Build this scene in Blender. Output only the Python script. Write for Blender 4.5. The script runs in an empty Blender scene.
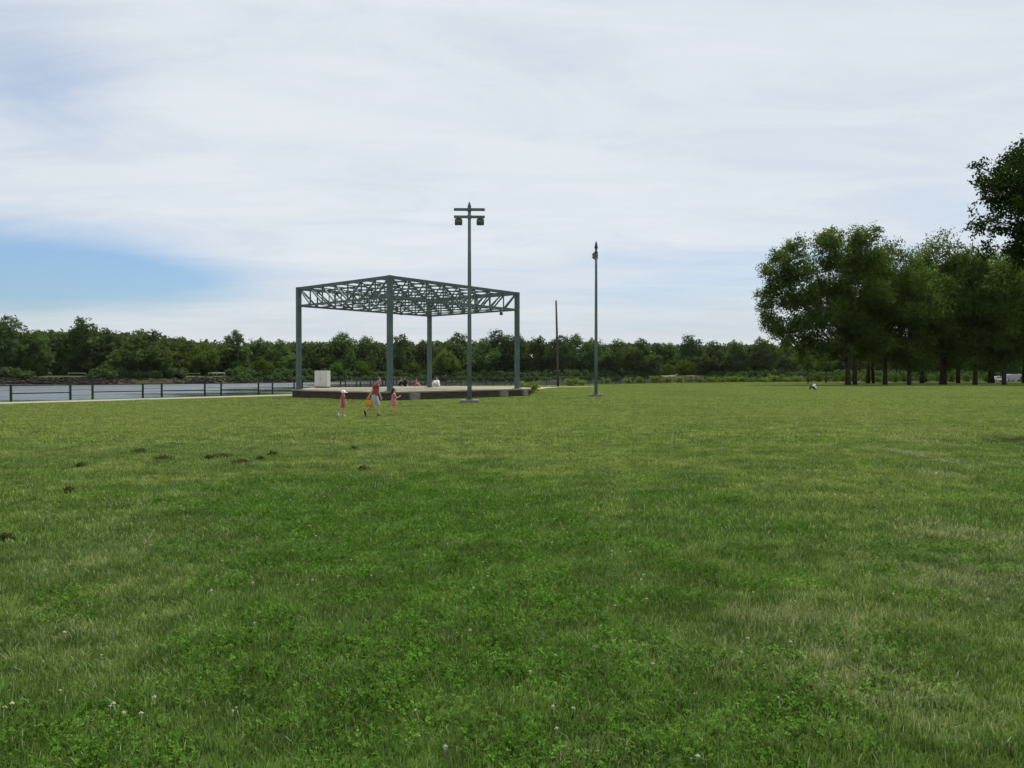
import bpy, bmesh, math, random
import numpy as np
from mathutils import Vector, Matrix

S = bpy.context.scene
COL = S.collection
HC = 1.75                      # camera height above the lawn
FPX, CX, HY = 800.0, 512.0, 375.0


def at(px, d, z=0.0):
    """world point standing at distance d in the bearing measured at column px"""
    return Vector(((px - CX) / FPX * d, d, z))


def zh(py, d):
    return HC + (HY - py) / FPX * d


# ------------------------------------------------------------------ basics
def tag(o, label=None, cat=None, group=None, kind=None):
    if label: o['label'] = label
    if cat: o['category'] = cat
    if group: o['group'] = group
    if kind: o['kind'] = kind
    return o


def empty(name, loc, rz=0.0, label=None, cat=None, group=None):
    o = bpy.data.objects.new(name, None)
    o.empty_display_size = 0.3
    COL.objects.link(o)
    o.location = loc
    o.rotation_euler = (0, 0, rz)
    return tag(o, label, cat, group)


def link(name, me, mat, parent=None, loc=None):
    o = bpy.data.objects.new(name, me)
    COL.objects.link(o)
    if mat is not None and not me.materials:
        me.materials.append(mat)
    if parent is not None:
        o.parent = parent
    if loc is not None:
        o.location = loc
    return o


def copy_tree(o, parent=None):
    c = o.copy()
    COL.objects.link(c)
    if parent is not None:
        c.parent = parent
    for ch in list(o.children):
        copy_tree(ch, c)
    return c


class MB:
    """collects shapes into ONE mesh"""

    def __init__(self):
        self.v, self.f, self.sm = [], [], []

    def add(self, vs, fs, smooth=False):
        b = len(self.v)
        self.v += [tuple(p) for p in vs]
        for f in fs:
            self.f.append(tuple(i + b for i in f))
            self.sm.append(smooth)
        return self

    def box(self, c, s, M=None):
        x, y, z = s[0] / 2, s[1] / 2, s[2] / 2
        vs = [Vector(p) for p in ((-x, -y, -z), (x, -y, -z), (x, y, -z), (-x, y, -z), (-x, -y, z), (x, -y, z), (x, y, z), (-x, y, z))]
        if M is not None: vs = [M @ p for p in vs]
        c = Vector(c)
        return self.add([p + c for p in vs], [(3, 2, 1, 0), (4, 5, 6, 7), (0, 1, 5, 4), (1, 2, 6, 5), (2, 3, 7, 6), (3, 0, 4, 7)])

    def bevbox(self, c, s, b=0.02, rz=0.0):
        bm = bmesh.new()
        bmesh.ops.create_cube(bm, size=1.0)
        for v in bm.verts: v.co = Vector((v.co.x * s[0], v.co.y * s[1], v.co.z * s[2]))
        bmesh.ops.bevel(bm, geom=list(bm.edges), offset=b, segments=2, affect='EDGES')
        M = Matrix.Translation(Vector(c)) @ Matrix.Rotation(rz, 4, 'Z')
        bm.verts.index_update()
        self.add([M @ v.co for v in bm.verts], [[v.index for v in f.verts] for f in bm.faces])
        bm.free()
        return self

    def bar(self, a, b, w, h=None):
        """square bar from a to b"""
        a, b = Vector(a), Vector(b)
        h = h or w
        d = b - a
        L = d.length
        d.normalize()
        up = Vector((0, 0, 1)) if abs(d.z) < 0.95 else Vector((0, 1, 0))
        sx = d.cross(up).normalized()
        sy = sx.cross(d).normalized()
        vs = []
        for t in (a, b):
            for i, j in ((-1, -1), (1, -1), (1, 1), (-1, 1)):
                vs.append(t + sx * (i * w / 2) + sy * (j * h / 2))
        return self.add(vs, [(3, 2, 1, 0), (4, 5, 6, 7), (0, 1, 5, 4), (1, 2, 6, 5), (2, 3, 7, 6), (3, 0, 4, 7)])

    def tube(self, pts, rad, n=8, caps=True):
        pts = [Vector(p) for p in pts]
        if not hasattr(rad, '__len__'): rad = [rad] * len(pts)
        vs = []
        ref = None
        for i, p in enumerate(pts):
            d = (pts[min(i + 1, len(pts) - 1)] - pts[max(i - 1, 0)]).normalized()
            if ref is None:
                ref = Vector((1, 0, 0)) if abs(d.x) < 0.8 else Vector((0, 1, 0))
            u = (ref - d * ref.dot(d)).normalized()
            w = d.cross(u)
            ref = u
            for k in range(n):
                a = 2 * math.pi * k / n
                vs.append(p + (u * math.cos(a) + w * math.sin(a)) * rad[i])
        fs = []
        for i in range(len(pts) - 1):
            for k in range(n):
                k2 = (k + 1) % n
                fs.append((i * n + k, i * n + k2, (i + 1) * n + k2, (i + 1) * n + k))
        self.add(vs, fs, True)
        if caps:
            b = len(self.v) - len(vs)
            self.f.append(tuple(b + k for k in reversed(range(n)))); self.sm.append(False)
            e = b + (len(pts) - 1) * n
            self.f.append(tuple(e + k for k in range(n))); self.sm.append(False)
        return self

    def ball(self, c, r, M=None, nu=14, nv=8):
        c = Vector(c)
        r = r if hasattr(r, '__len__') else (r, r, r)
        vs, fs = [], []
        def P(x, y, z):
            p = Vector((x * r[0], y * r[1], z * r[2]))
            return c + (M @ p if M is not None else p)
        vs.append(P(0, 0, -1))
        for j in range(1, nv):
            t = -math.pi / 2 + math.pi * j / nv
            for i in range(nu):
                a = 2 * math.pi * i / nu
                vs.append(P(math.cos(t) * math.cos(a), math.cos(t) * math.sin(a), math.sin(t)))
        vs.append(P(0, 0, 1))
        for i in range(nu):
            fs.append((0, 1 + (i + 1) % nu, 1 + i))
        for j in range(nv - 2):
            for i in range(nu):
                a, b = 1 + j * nu + i, 1 + j * nu + (i + 1) % nu
                fs.append((a, b, b + nu, a + nu))
        top = len(vs) - 1
        s = 1 + (nv - 2) * nu
        for i in range(nu):
            fs.append((s + i, s + (i + 1) % nu, top))
        return self.add(vs, fs, True)

    def prism(self, poly, z0, z1):
        n = len(poly)
        vs = [(p[0], p[1], z0) for p in poly] + [(p[0], p[1], z1) for p in poly]
        fs = [tuple(reversed(range(n))), tuple(range(n, 2 * n))]
        for i in range(n):
            j = (i + 1) % n
            fs.append((i, j, n + j, n + i))
        return self.add(vs, fs)

    def mesh(self, name):
        me = bpy.data.meshes.new(name)
        me.from_pydata(self.v, [], self.f)
        me.polygons.foreach_set('use_smooth', self.sm)
        me.update()
        return me

    def build(self, name, mat, parent=None, loc=None):
        return link(name, self.mesh(name), mat, parent, loc)


def np_mesh(name, verts, k, smooth=False):
    """verts (N*k,3): N faces of k corners each, no sharing"""
    n = len(verts)
    me = bpy.data.meshes.new(name)
    me.vertices.add(n)
    me.vertices.foreach_set('co', np.ascontiguousarray(verts, np.float32).ravel())
    me.loops.add(n)
    me.loops.foreach_set('vertex_index', np.arange(n, dtype=np.int32))
    me.polygons.add(n // k)
    me.polygons.foreach_set('loop_start', np.arange(0, n, k, dtype=np.int32))
    me.polygons.foreach_set('loop_total', np.full(n // k, k, np.int32))
    me.update(calc_edges=True)
    me.validate()
    return me


# --------------------------------------------------------------- materials
class NT:
    def __init__(self, nt): self.nt = nt
    def n(self, typ, **kw):
        nd = self.nt.nodes.new(typ)
        for k, v in kw.items():
            if k.startswith('i_'):
                key = k[2:]
                nd.inputs[int(key) if key.isdigit() else key.replace('_', ' ')].default_value = v
            else:
                setattr(nd, k, v)
        return nd
    def l(self, a, b): self.nt.links.new(a, b)
    def put(self, sock, v):
        if hasattr(v, 'is_linked') or isinstance(v, bpy.types.NodeSocket): self.l(v, sock)
        else: sock.default_value = v
    def math(self, op, a, b=None, c=None, clamp=False):
        nd = self.n('ShaderNodeMath', operation=op, use_clamp=clamp)
        self.put(nd.inputs[0], a)
        if b is not None: self.put(nd.inputs[1], b)
        if c is not None: self.put(nd.inputs[2], c)
        return nd.outputs[0]
    def mix(self, f, a, b, blend='MIX'):
        nd = self.n('ShaderNodeMix', data_type='RGBA', blend_type=blend)
        self.put(nd.inputs[0], f)
        self.put(nd.inputs[6], a if not isinstance(a, tuple) else (*a, 1)[:4])
        self.put(nd.inputs[7], b if not isinstance(b, tuple) else (*b, 1)[:4])
        return nd.outputs[2]
    def noise(self, vec, scale, detail=3, rough=.55, dist=0):
        nd = self.n('ShaderNodeTexNoise')
        nd.inputs['Scale'].default_value = scale
        nd.inputs['Detail'].default_value = detail
        nd.inputs['Roughness'].default_value = rough
        nd.inputs['Distortion'].default_value = dist
        if vec is not None: self.l(vec, nd.inputs['Vector'])
        return nd.outputs['Fac']
    def ramp(self, v, a, b, lo=0., hi=1.):
        nd = self.n('ShaderNodeMapRange', interpolation_type='SMOOTHSTEP')
        self.put(nd.inputs[0], v)
        nd.inputs[1].default_value, nd.inputs[2].default_value = a, b
        nd.inputs[3].default_value, nd.inputs[4].default_value = lo, hi
        return nd.outputs[0]


def new_mat(name):
    m = bpy.data.materials.new(name)
    m.use_nodes = True
    m.node_tree.nodes.clear()
    t = NT(m.node_tree)
    out = t.n('ShaderNodeOutputMaterial')
    return m, t, out


def plain(name, col, rough=.7, metal=0., var=.25, scale=6., bump=0., spec=.3, col2=None):
    m, t, out = new_mat(name)
    p = t.n('ShaderNodeBsdfPrincipled')
    tc = t.n('ShaderNodeTexCoord')
    nz = t.noise(tc.outputs['Object'], scale, 5, .6)
    f = t.ramp(nz, .3, .7)
    c2 = col2 or tuple(c * (1 - var) for c in col)
    t.l(t.mix(f, col, c2), p.inputs['Base Color'])
    p.inputs['Roughness'].default_value = rough
    p.inputs['Metallic'].default_value = metal
    p.inputs['Specular IOR Level'].default_value = spec
    if bump:
        b = t.n('ShaderNodeBump')
        b.inputs['Strength'].default_value = bump
        b.inputs['Distance'].default_value = .02
        t.l(t.noise(tc.outputs['Object'], scale * 4, 6, .6), b.inputs['Height'])
        t.l(b.outputs[0], p.inputs['Normal'])
    t.l(p.outputs[0], out.inputs[0])
    return m


def leaf_mat(name, dark, light, scale=.35, trans=.35, hue_var=.5):
    m, t, out = new_mat(name)
    geo = t.n('ShaderNodeNewGeometry')
    oi = t.n('ShaderNodeObjectInfo')
    n1 = t.noise(geo.outputs['Position'], scale, 3, .6)
    n2 = t.noise(geo.outputs['Position'], scale * 9, 2, .6)
    f = t.math('ADD', t.math('MULTIPLY', t.ramp(n1, .3, .7), .5), t.math('MULTIPLY', t.ramp(n2, .3, .7), .5))
    c = t.mix(f, dark, light)
    r = t.math('MULTIPLY_ADD', oi.outputs['Random'], hue_var, 1 - hue_var / 2)
    hs = t.n('ShaderNodeHueSaturation')
    t.l(t.math('MULTIPLY_ADD', oi.outputs['Random'], .03 * hue_var * 2, .5 - .03 * hue_var), hs.inputs['Hue'])
    t.l(r, hs.inputs['Value'])
    t.l(c, hs.inputs['Color'])
    d = t.n('ShaderNodeBsdfDiffuse')
    tr = t.n('ShaderNodeBsdfTranslucent')
    t.l(hs.outputs[0], d.inputs[0])
    warm = t.mix(1.0, hs.outputs[0], (1.1, 1.15, .6), 'MULTIPLY')
    t.l(warm, tr.inputs[0])
    mx = t.n('ShaderNodeMixShader')
    mx.inputs[0].default_value = trans
    t.l(d.outputs[0], mx.inputs[1]); t.l(tr.outputs[0], mx.inputs[2])
    t.l(mx.outputs[0], out.inputs[0])
    return m


def lawn_group():
    """world-position colour of the grass: greener and drier patches"""
    g = bpy.data.node_groups.new('lawn_colour', 'ShaderNodeTree')
    g.interface.new_socket('Color', in_out='OUTPUT', socket_type='NodeSocketColor')
    g.interface.new_socket('Dry', in_out='OUTPUT', socket_type='NodeSocketFloat')
    t = NT(g)
    go = t.n('NodeGroupOutput')
    geo = t.n('ShaderNodeNewGeometry')
    mp = t.n('ShaderNodeMapping')
    mp.inputs['Scale'].default_value = (1, 1, 0)
    t.l(geo.outputs['Position'], mp.inputs['Vector'])
    P = mp.outputs[0]
    sp = t.n('ShaderNodeSeparateXYZ'); t.l(P, sp.inputs[0])
    X, Y = sp.outputs[0], sp.outputs[1]

    def spot(px, py, rx, ry, amp):
        d = 1400 / (py - HY)
        x0 = (px - CX) / FPX * d
        e = t.math('ADD', t.math('POWER', t.math('DIVIDE', t.math('SUBTRACT', X, x0), rx), 2), t.math('POWER', t.math('DIVIDE', t.math('SUBTRACT', Y, d), ry), 2))
        return t.math('MULTIPLY', t.math('EXPONENT', t.math('MULTIPLY', e, -1.)), amp)

    def total(lst):
        s = None
        for q in lst:
            v = spot(*q)
            s = v if s is None else t.math('ADD', s, v)
        return s
    big = t.noise(P, .09, 4, .6)
    mid = t.noise(P, .55, 4, .65)
    fine = t.noise(P, 3.2, 4, .7)
    tiny = t.noise(P, 22., 3, .7)
    # lush (clover rich) against yellow-green
    lush = total([(450, 660, 1.5, 1.9, .55), (440, 545, 1.9, 1.7, .55), (400, 500, 3.5, 2.0, .4), (760, 530, 1.6, 1.3, .3), (700, 745, .7, .4, .4), (930, 560, .8, .9, .35), (60, 745, .5, .35, .35), (960, 425, 5, 3, .35)])
    fa = t.math('ADD', t.math('MULTIPLY', big, .8), t.math('MULTIPLY', mid, .75))
    fa = t.math('ADD', fa, t.math('MULTIPLY', fine, .35))
    fa = t.math('SUBTRACT', fa, t.math('MULTIPLY', lush, .38))
    far = t.ramp(Y, 3., 30., -.12, .17)  # lens falloff put into the colour: near grass darker, far grass yellower
    fa = t.math('ADD', fa, far)
    fy = t.ramp(fa, .74, 1.2)
    c = t.mix(fy, (.080, .145, .024), (.160, .208, .044))
    # dry straw
    dry = total([(985, 580, .9, 1.3, .36), (800, 625, .7, .7, .24), (720, 660, .6, .6, .16), (880, 690, .65, .6, .22), (950, 530, .6, 1.0, .26), (100, 560, 1.2, 1.2, .16), (60, 640, .7, .6, .16), (610, 575, .6, .6, .16), (150, 520, 1.8, 1.6, .10), (230, 448, 5.5, 2.2, .14), (820, 412, 8, 4, .10), (600, 762, .4, .25, .2), (903, 428, .36, 3.6, .26), (909, 441, .34, 2.8, .26), (913, 455, .32, 2.2, .26), (918, 470, .32, 1.7, .28), (948, 430, .36, 3.4, .22), (937, 443, .34, 2.6, .22), (927, 457, .32, 2.0, .24)])
    fd = t.math('ADD', t.math('ADD', t.math('MULTIPLY', mid, .5), t.math('MULTIPLY', fine, .5)), t.math('MULTIPLY', dry, .75))
    fd = t.math('ADD', fd, t.math('MULTIPLY', t.math('SUBTRACT', tiny, .5), .35))
    fdry = t.ramp(fd, .52, .98)
    c = t.mix(t.math('MULTIPLY', fdry, .38), c, (.30, .27, .15))
    # small scale light and dark tufts
    k = t.ramp(tiny, .25, .75, .72, 1.28)
    k2 = t.math('MULTIPLY', t.ramp(fine, .3, .7, .76, 1.24), t.ramp(t.noise(P, 1.1, 3, .7), .3, .7, .82, 1.18))
    kk = t.math('MULTIPLY', k, k2)
    cb = t.n('ShaderNodeCombineXYZ')
    for i in range(3): t.l(kk, cb.inputs[i])
    c = t.mix(1., c, cb.outputs[0], 'MULTIPLY')
    t.l(c, go.inputs[0]); t.l(fdry, go.inputs[1])
    return g


LAWN = lawn_group()


def grass_mat(name, gain=1., trans=.4, tint=(1, 1, 1), gloss=.02):
    m, t, out = new_mat(name)
    g = t.n('ShaderNodeGroup'); g.node_tree = LAWN
    geo = t.n('ShaderNodeNewGeometry')
    c = t.mix(1., g.outputs[0], tuple(gain * x for x in tint), 'MULTIPLY')
    # every blade its own shade
    r = t.math('MULTIPLY_ADD', geo.outputs['Random Per Island'], .8, .6)
    cb = t.n('ShaderNodeCombineXYZ')
    for i in range(3): t.l(r, cb.inputs[i])
    c = t.mix(1., c, cb.outputs[0], 'MULTIPLY')
    if gloss:
        straw = t.math('GREATER_THAN', geo.outputs['Random Per Island'], t.math('MULTIPLY_ADD', g.outputs[1], -.6, .95))
        c = t.mix(t.math('MULTIPLY', straw, .7), c, (.34, .33, .20))
    d = t.n('ShaderNodeBsdfDiffuse'); t.l(c, d.inputs[0])
    tr = t.n('ShaderNodeBsdfTranslucent'); t.l(c, tr.inputs[0])
    mx = t.n('ShaderNodeMixShader'); mx.inputs[0].default_value = trans
    t.l(d.outputs[0], mx.inputs[1]); t.l(tr.outputs[0], mx.inputs[2])
    gl = t.n('ShaderNodeBsdfGlossy'); gl.inputs['Roughness'].default_value = .45
    gl.inputs[0].default_value = (1, 1, 1, 1)
    m2 = t.n('ShaderNodeMixShader'); m2.inputs[0].default_value = gloss
    t.l(mx.outputs[0], m2.inputs[1]); t.l(gl.outputs[0], m2.inputs[2])
    t.l(m2.outputs[0], out.inputs[0])
    return m


def ground_mat():
    m, t, out = new_mat('turf')
    g = t.n('ShaderNodeGroup'); g.node_tree = LAWN
    geo = t.n('ShaderNodeNewGeometry')
    P = geo.outputs['Position']
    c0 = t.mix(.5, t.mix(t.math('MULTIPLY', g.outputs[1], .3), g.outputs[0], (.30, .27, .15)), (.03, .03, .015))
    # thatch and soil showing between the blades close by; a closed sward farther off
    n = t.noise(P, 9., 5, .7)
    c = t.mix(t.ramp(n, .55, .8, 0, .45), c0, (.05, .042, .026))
    b = t.n('ShaderNodeBump'); b.inputs['Strength'].default_value = .6; b.inputs['Distance'].default_value = .06
    t.l(t.noise(P, 6., 6, .75), b.inputs['Height'])
    d = t.n('ShaderNodeBsdfDiffuse'); d.inputs['Roughness'].default_value = .8
    t.l(c, d.inputs[0]); t.l(b.outputs[0], d.inputs['Normal'])
    t.l(d.outputs[0], out.inputs[0])
    return m


def water_mat():
    m, t, out = new_mat('river_water')
    geo = t.n('ShaderNodeNewGeometry')
    P = geo.outputs['Position']
    mp = t.n('ShaderNodeMapping'); t.l(P, mp.inputs[0])
    mp.inputs['Rotation'].default_value = (0, 0, .5)
    mp.inputs['Scale'].default_value = (.45, 1., 1.)
    b = t.n('ShaderNodeBump'); b.inputs['Strength'].default_value = 1.; b.inputs['Distance'].default_value = .02
    h = t.math('ADD', t.noise(mp.outputs[0], .55, 5, .62), t.math('MULTIPLY', t.noise(mp.outputs[0], 2.6, 3, .6), .3))
    t.l(h, b.inputs['Height'])
    p = t.n('ShaderNodeBsdfPrincipled')
    p.inputs['Base Color'].default_value = (.055, .068, .072, 1)
    p.inputs['IOR'].default_value = 1.333
    big = t.noise(mp.outputs[0], .055, 4, .6)
    sx = t.n('ShaderNodeSeparateXYZ'); t.l(P, sx.inputs[0])
    # wind-ruffled reach on the left, sheltered water on the right
    ruf = t.ramp(t.math('ADD', sx.outputs[0], t.math('MULTIPLY', t.math('SUBTRACT', big, .5), 60.)), -115., -25., .52, .05)
    t.l(t.math('ADD', ruf, t.ramp(big, .35, .65, -.20, .14), None, True), p.inputs['Roughness'])
    t.l(b.outputs[0], p.inputs['Normal'])
    t.l(p.outputs[0], out.inputs[0])
    return m


def stone_wall_mat():
    m, t, out = new_mat('stone_blocks')
    tc = t.n('ShaderNodeTexCoord')
    br = t.n('ShaderNodeTexBrick')
    t.l(tc.outputs['UV'], br.inputs['Vector'])
    br.inputs['Scale'].default_value = 1.
    br.inputs['Brick Width'].default_value = .42
    br.inputs['Row Height'].default_value = .17
    br.inputs['Mortar Size'].default_value = .012
    br.inputs['Color1'].default_value = (.085, .07, .058, 1)
    br.inputs['Color2'].default_value = (.045, .04, .034, 1)
    br.inputs['Mortar'].default_value = (.10, .095, .085, 1)
    n = t.noise(tc.outputs['UV'], 5, 5, .7)
    c = t.mix(t.ramp(n, .3, .7, 0, .5), br.outputs['Color'], (.05, .045, .038))
    p = t.n('ShaderNodeBsdfPrincipled'); p.inputs['Roughness'].default_value = .9; p.inputs['Specular IOR Level'].default_value = .05
    t.l(c, p.inputs['Base Color'])
    b = t.n('ShaderNodeBump'); b.inputs['Distance'].default_value = .02
    t.l(br.outputs['Fac'], b.inputs['Height']); b.invert = True
    t.l(b.outputs[0], p.inputs['Normal'])
    t.l(p.outputs[0], out.inputs[0])
    return m


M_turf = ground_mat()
M_blade = grass_mat('grass_blade', 1.24, .42)
M_clover = grass_mat('clover_leaf', .84, .3, (.85, 1.12, .75), 0.)
M_flower = plain('clover_flower', (.36, .35, .24), .8, var=.2)
M_water = water_mat()
M_path = plain('path_concrete', (.25, .235, .195), .9, var=.25, scale=1.5, spec=.1)
M_deck = plain('deck_concrete', (.22, .20, .15), .85, var=.25, scale=.5, spec=.1)
M_stone = stone_wall_mat()
M_conc = plain('concrete', (.22, .215, .20), .9, var=.35, scale=3, bump=.3)
M_steel = plain('green_painted_steel', (.105, .148, .148), .65, var=.25, scale=1.2, spec=.2)
M_pole = plain('grey_green_pole_paint', (.115, .155, .155), .6, var=.25, scale=1.5)
M_lamp = plain('floodlight_housing', (.09, .11, .10), .45, var=.2)
M_glassy = plain('floodlight_lens', (.25, .27, .28), .15, var=.1, spec=.6)
M_fence = plain('dark_fence_paint', (.02, .035, .035), .5, var=.2)
M_wood = plain('weathered_pole_wood', (.085, .072, .06), .9, var=.45, scale=3, bump=.4)
M_cab = plain('pale_cabinet_paint', (.60, .60, .55), .5, var=.06, scale=1.5)
M_cabdark = plain('cabinet_vent', (.2, .2, .19), .6)
M_bark = plain('bark', (.075, .06, .045), .95, var=.5, scale=1.6, bump=.7)
M_rock = plain('riprap_rock', (.030, .028, .025), .95, var=.5, scale=.8, spec=0)
M_bank = plain('bank_soil', (.045, .04, .028), .95, var=.4, scale=.3, col2=(.035, .045, .018), spec=0)
M_bankgrass = plain('bank_grass', (.11, .15, .04), .95, scale=.06, col2=(.055, .09, .022), spec=0)
M_sand = plain('pale_sand', (.20, .165, .12), .95, var=.25, scale=.15, spec=0)
M_lot = plain('parking_asphalt', (.05, .05, .05), .95, var=.25, scale=.3, spec=0)
M_rail = plain('pale_guardrail', (.55, .55, .52), .6)
M_clod = plain('dark_turf_clod', (.040, .044, .018), .95, var=.5, scale=14, bump=.8, spec=0)
M_clodgrass = plain('clod_grass', (.05, .068, .02), .9, var=.4, scale=20, spec=0)

L_grove = leaf_mat('grove_leaves', (.045, .080, .020), (.112, .152, .044), .25, .42, .25)
L_maple = leaf_mat('maple_leaves', (.022, .038, .012), (.045, .072, .022), .8, .22, .1)
L_bank = leaf_mat('bank_leaves', (.052, .090, .030), (.110, .150, .052), .10, .3, .6)
L_dark = leaf_mat('dark_leaves', (.044, .076, .032), (.088, .122, .046), .10, .28, .4)
L_willow = leaf_mat('willow_leaves', (.07, .11, .024), (.12, .165, .04), .15, .35, .2)
L_bush = leaf_mat('bush_leaves', (.05, .09, .015), (.10, .15, .03), .5, .35, .4)
L_weed = leaf_mat('weed_leaves', (.09, .13, .03), (.17, .21, .055), .8, .4, .3)


# --------------------------------------------------------------- foliage
def leaf_quads(rs, pos, out_dir, size, aspect=.55, droop=0., spread=.8):
    """rhombic leaf faces at pos; faces lean outward, with scatter"""
    n = len(pos)
    nrm = out_dir * .7 + np.array([0, 0, .35]) + rs.normal(0, spread, (n, 3))
    nrm /= np.linalg.norm(nrm, axis=1)[:, None] + 1e-9
    ax = rs.normal(0, 1, (n, 3)); ax[:, 2] -= droop
    ax -= nrm * (ax * nrm).sum(1)[:, None]
    ax /= np.linalg.norm(ax, axis=1)[:, None] + 1e-9
    sd = np.cross(nrm, ax)
    s = (size * rs.uniform(.55, 1.35, n))[:, None]
    v = np.empty((n, 4, 3))
    v[:, 0] = pos - ax * s * .5
    v[:, 1] = pos + sd * s * aspect * .5 + ax * s * .08 + nrm * s * .06
    v[:, 2] = pos + ax * s * .5
    v[:, 3] = pos - sd * s * aspect * .5 + ax * s * .08 + nrm * s * .06
    return v.reshape(-1, 3)


def blob_cloud(rs, blobs, n, size, droop=0., inner=.45, aspect=.55, twig=1, tw=1.2):
    total = n
    n = max(1, n // twig)
    B = np.array([[*b[:3], *(b[3] if hasattr(b[3], '__len__') else (b[3],) * 3)] for b in blobs], float)
    w = (B[:, 3] * B[:, 4] + B[:, 3] * B[:, 5] + B[:, 4] * B[:, 5])
    idx = rs.choice(len(B), n, p=w / w.sum())
    d = rs.normal(0, 1, (n, 3)); d /= np.linalg.norm(d, axis=1)[:, None]
    rr = inner + (1.05 - inner) * rs.beta(1.6, 1.0, n)
    rr *= 1 + rs.normal(0, .09, n)
    pos = B[idx, :3] + d * B[idx, 3:] * rr[:, None]  # shell of each clump
    pos[:, 2] -= droop * (1 - np.abs(d[:, 2])) * rs.uniform(0, 1, n) * B[idx, 5] * .6
    if twig > 1:      # leaves gathered on sprays
        ax = d + rs.normal(0, .5, d.shape); ax[:, 2] -= droop * .6
        ax /= np.linalg.norm(ax, axis=1)[:, None]
        pos = np.repeat(pos, twig, 0); ax = np.repeat(ax, twig, 0); d = np.repeat(d, twig, 0)
        pos = pos + ax * (rs.uniform(-1, 1, len(pos)) * size * tw * 1.7)[:, None] + rs.normal(0, size * tw * .45, pos.shape) * np.array([1, 1, .55])
    return leaf_quads(rs, pos, d, size, aspect, droop * 1.5)


def crown_blobs(rs, c, rad, n, rb, low=-.9, vase=0.):
    """blobs scattered in an uneven ellipsoid, more towards the outside"""
    out = []
    while len(out) < n:
        d = rs.normal(0, 1, 3); d /= np.linalg.norm(d)
        if d[2] < low: continue
        f = rs.uniform(.25, 1.0) ** .55
        x, y, z = d * np.array(rad) * f
        k = 1 + vase * (z / rad[2])
        r = rb * rs.uniform(.6, 1.35)
        out.append((c[0] + x * k, c[1] + y * k, c[2] + z, (r, r, r * rs.uniform(.65, .95))))
    return out


def trunk_mb(rs, h, r0, limbs, top, split=.35):
    mb = MB()
    n = 7
    pts, rad = [], []
    wob = rs.normal(0, .012 * h, (n, 2))
    for i in range(n):
        t = i / (n - 1)
        pts.append((wob[i][0] * t, wob[i][1] * t, t * h * top))
        rad.append(r0 * (1.35 if i == 0 else 1.) * (1 - .72 * t))
    mb.tube(pts, rad, 9)
    for (x, y, z) in limbs:
        t = np.clip(split + rs.uniform(0, .35), 0, .8)
        i = t * (n - 1); a = int(i)
        p0 = Vector(pts[a]).lerp(Vector(pts[min(a + 1, n - 1)]), i - a)
        p3 = Vector((x, y, z))
        mid = p0.lerp(p3, .5) + Vector((rs.normal(0, .3), rs.normal(0, .3), .05 * h))
        rr = r0 * (1 - .72 * t) * .55
        mb.tube([p0, p0.lerp(mid, .5), mid, mid.lerp(p3, .6), p3], [rr, rr * .8, rr * .6, rr * .38, rr * .15], 6)
    return mb


def make_tree(name, seed, h, crown_c, crown_r, nblob, rb, nleaf, lsize, lm, trunk_r, droop=0., low=-.9, vase=0., extra=(), top=.75, nlimb=9, split=.3, trunk_xy=None, twig=8, inner=.4, tw=1.2):
    rs = np.random.RandomState(seed)
    root = empty(name, (0, 0, 0))
    bl = crown_blobs(rs, crown_c, crown_r, nblob, rb, low, vase) + list(extra)
    cm = np_mesh('crown', blob_cloud(rs, bl, nleaf, lsize, droop, inner, twig=twig, tw=tw), 4)
    pick = rs.choice(len(bl), min(nlimb, len(bl)), replace=False)
    limbs = [bl[i][:3] for i in pick]
    tm = trunk_mb(rs, h, trunk_r, limbs, top, split)
    if trunk_xy:
        for (x, y, k) in trunk_xy:
            tm.tube([(x, y, 0), (x * .9 + .2, y, h * .2), (x * .6, y, h * .45), (x * .2, y, h * .7)], [trunk_r * k * 1.3, trunk_r * k, trunk_r * k * .7, trunk_r * k * .25], 9)
    tm.build('trunk', M_bark, root)
    link('crown', cm, lm, root)
    return root


def place(proto, used, loc, rz, sc, label, cat, group=None, szs=None):
    o = proto if not used.get(proto.name) else copy_tree(proto)
    used[proto.name] = True
    o.location = loc
    o.rotation_euler = (0, 0, rz)
    o.scale = szs or (sc, sc, sc)
    if 'group' in o: del o['group']
    return tag(o, label, cat, group)


USED = {}

# ------------------------------------------------------------- the setting
FENCE = [(-50.0, 24.6), (-32.9, 52.5), (-21.4, 71.3), (-18.9, 82), (-17.2, 97), (-15.6, 112), (-12.5, 122), (-7, 130), (0, 136), (7, 140), (17, 150), (31, 170), (45, 183)]
SHORE = [(-700, -900), (-180, -180), (-66, 1)] + [(-51.6, 23.6), (-34.4, 51.6), (-23, 71), (-20.6, 82), (-18.9, 98), (-17.2, 113), (-13.6, 123.5), (-7.9, 131.6), (-.6, 137.7), (6.4, 141.6), (16, 151.4), (30, 171.5), (44, 185), (76, 208), (190, 290), (380, 372), (1600, 700), (5000, 1500)]


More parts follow.
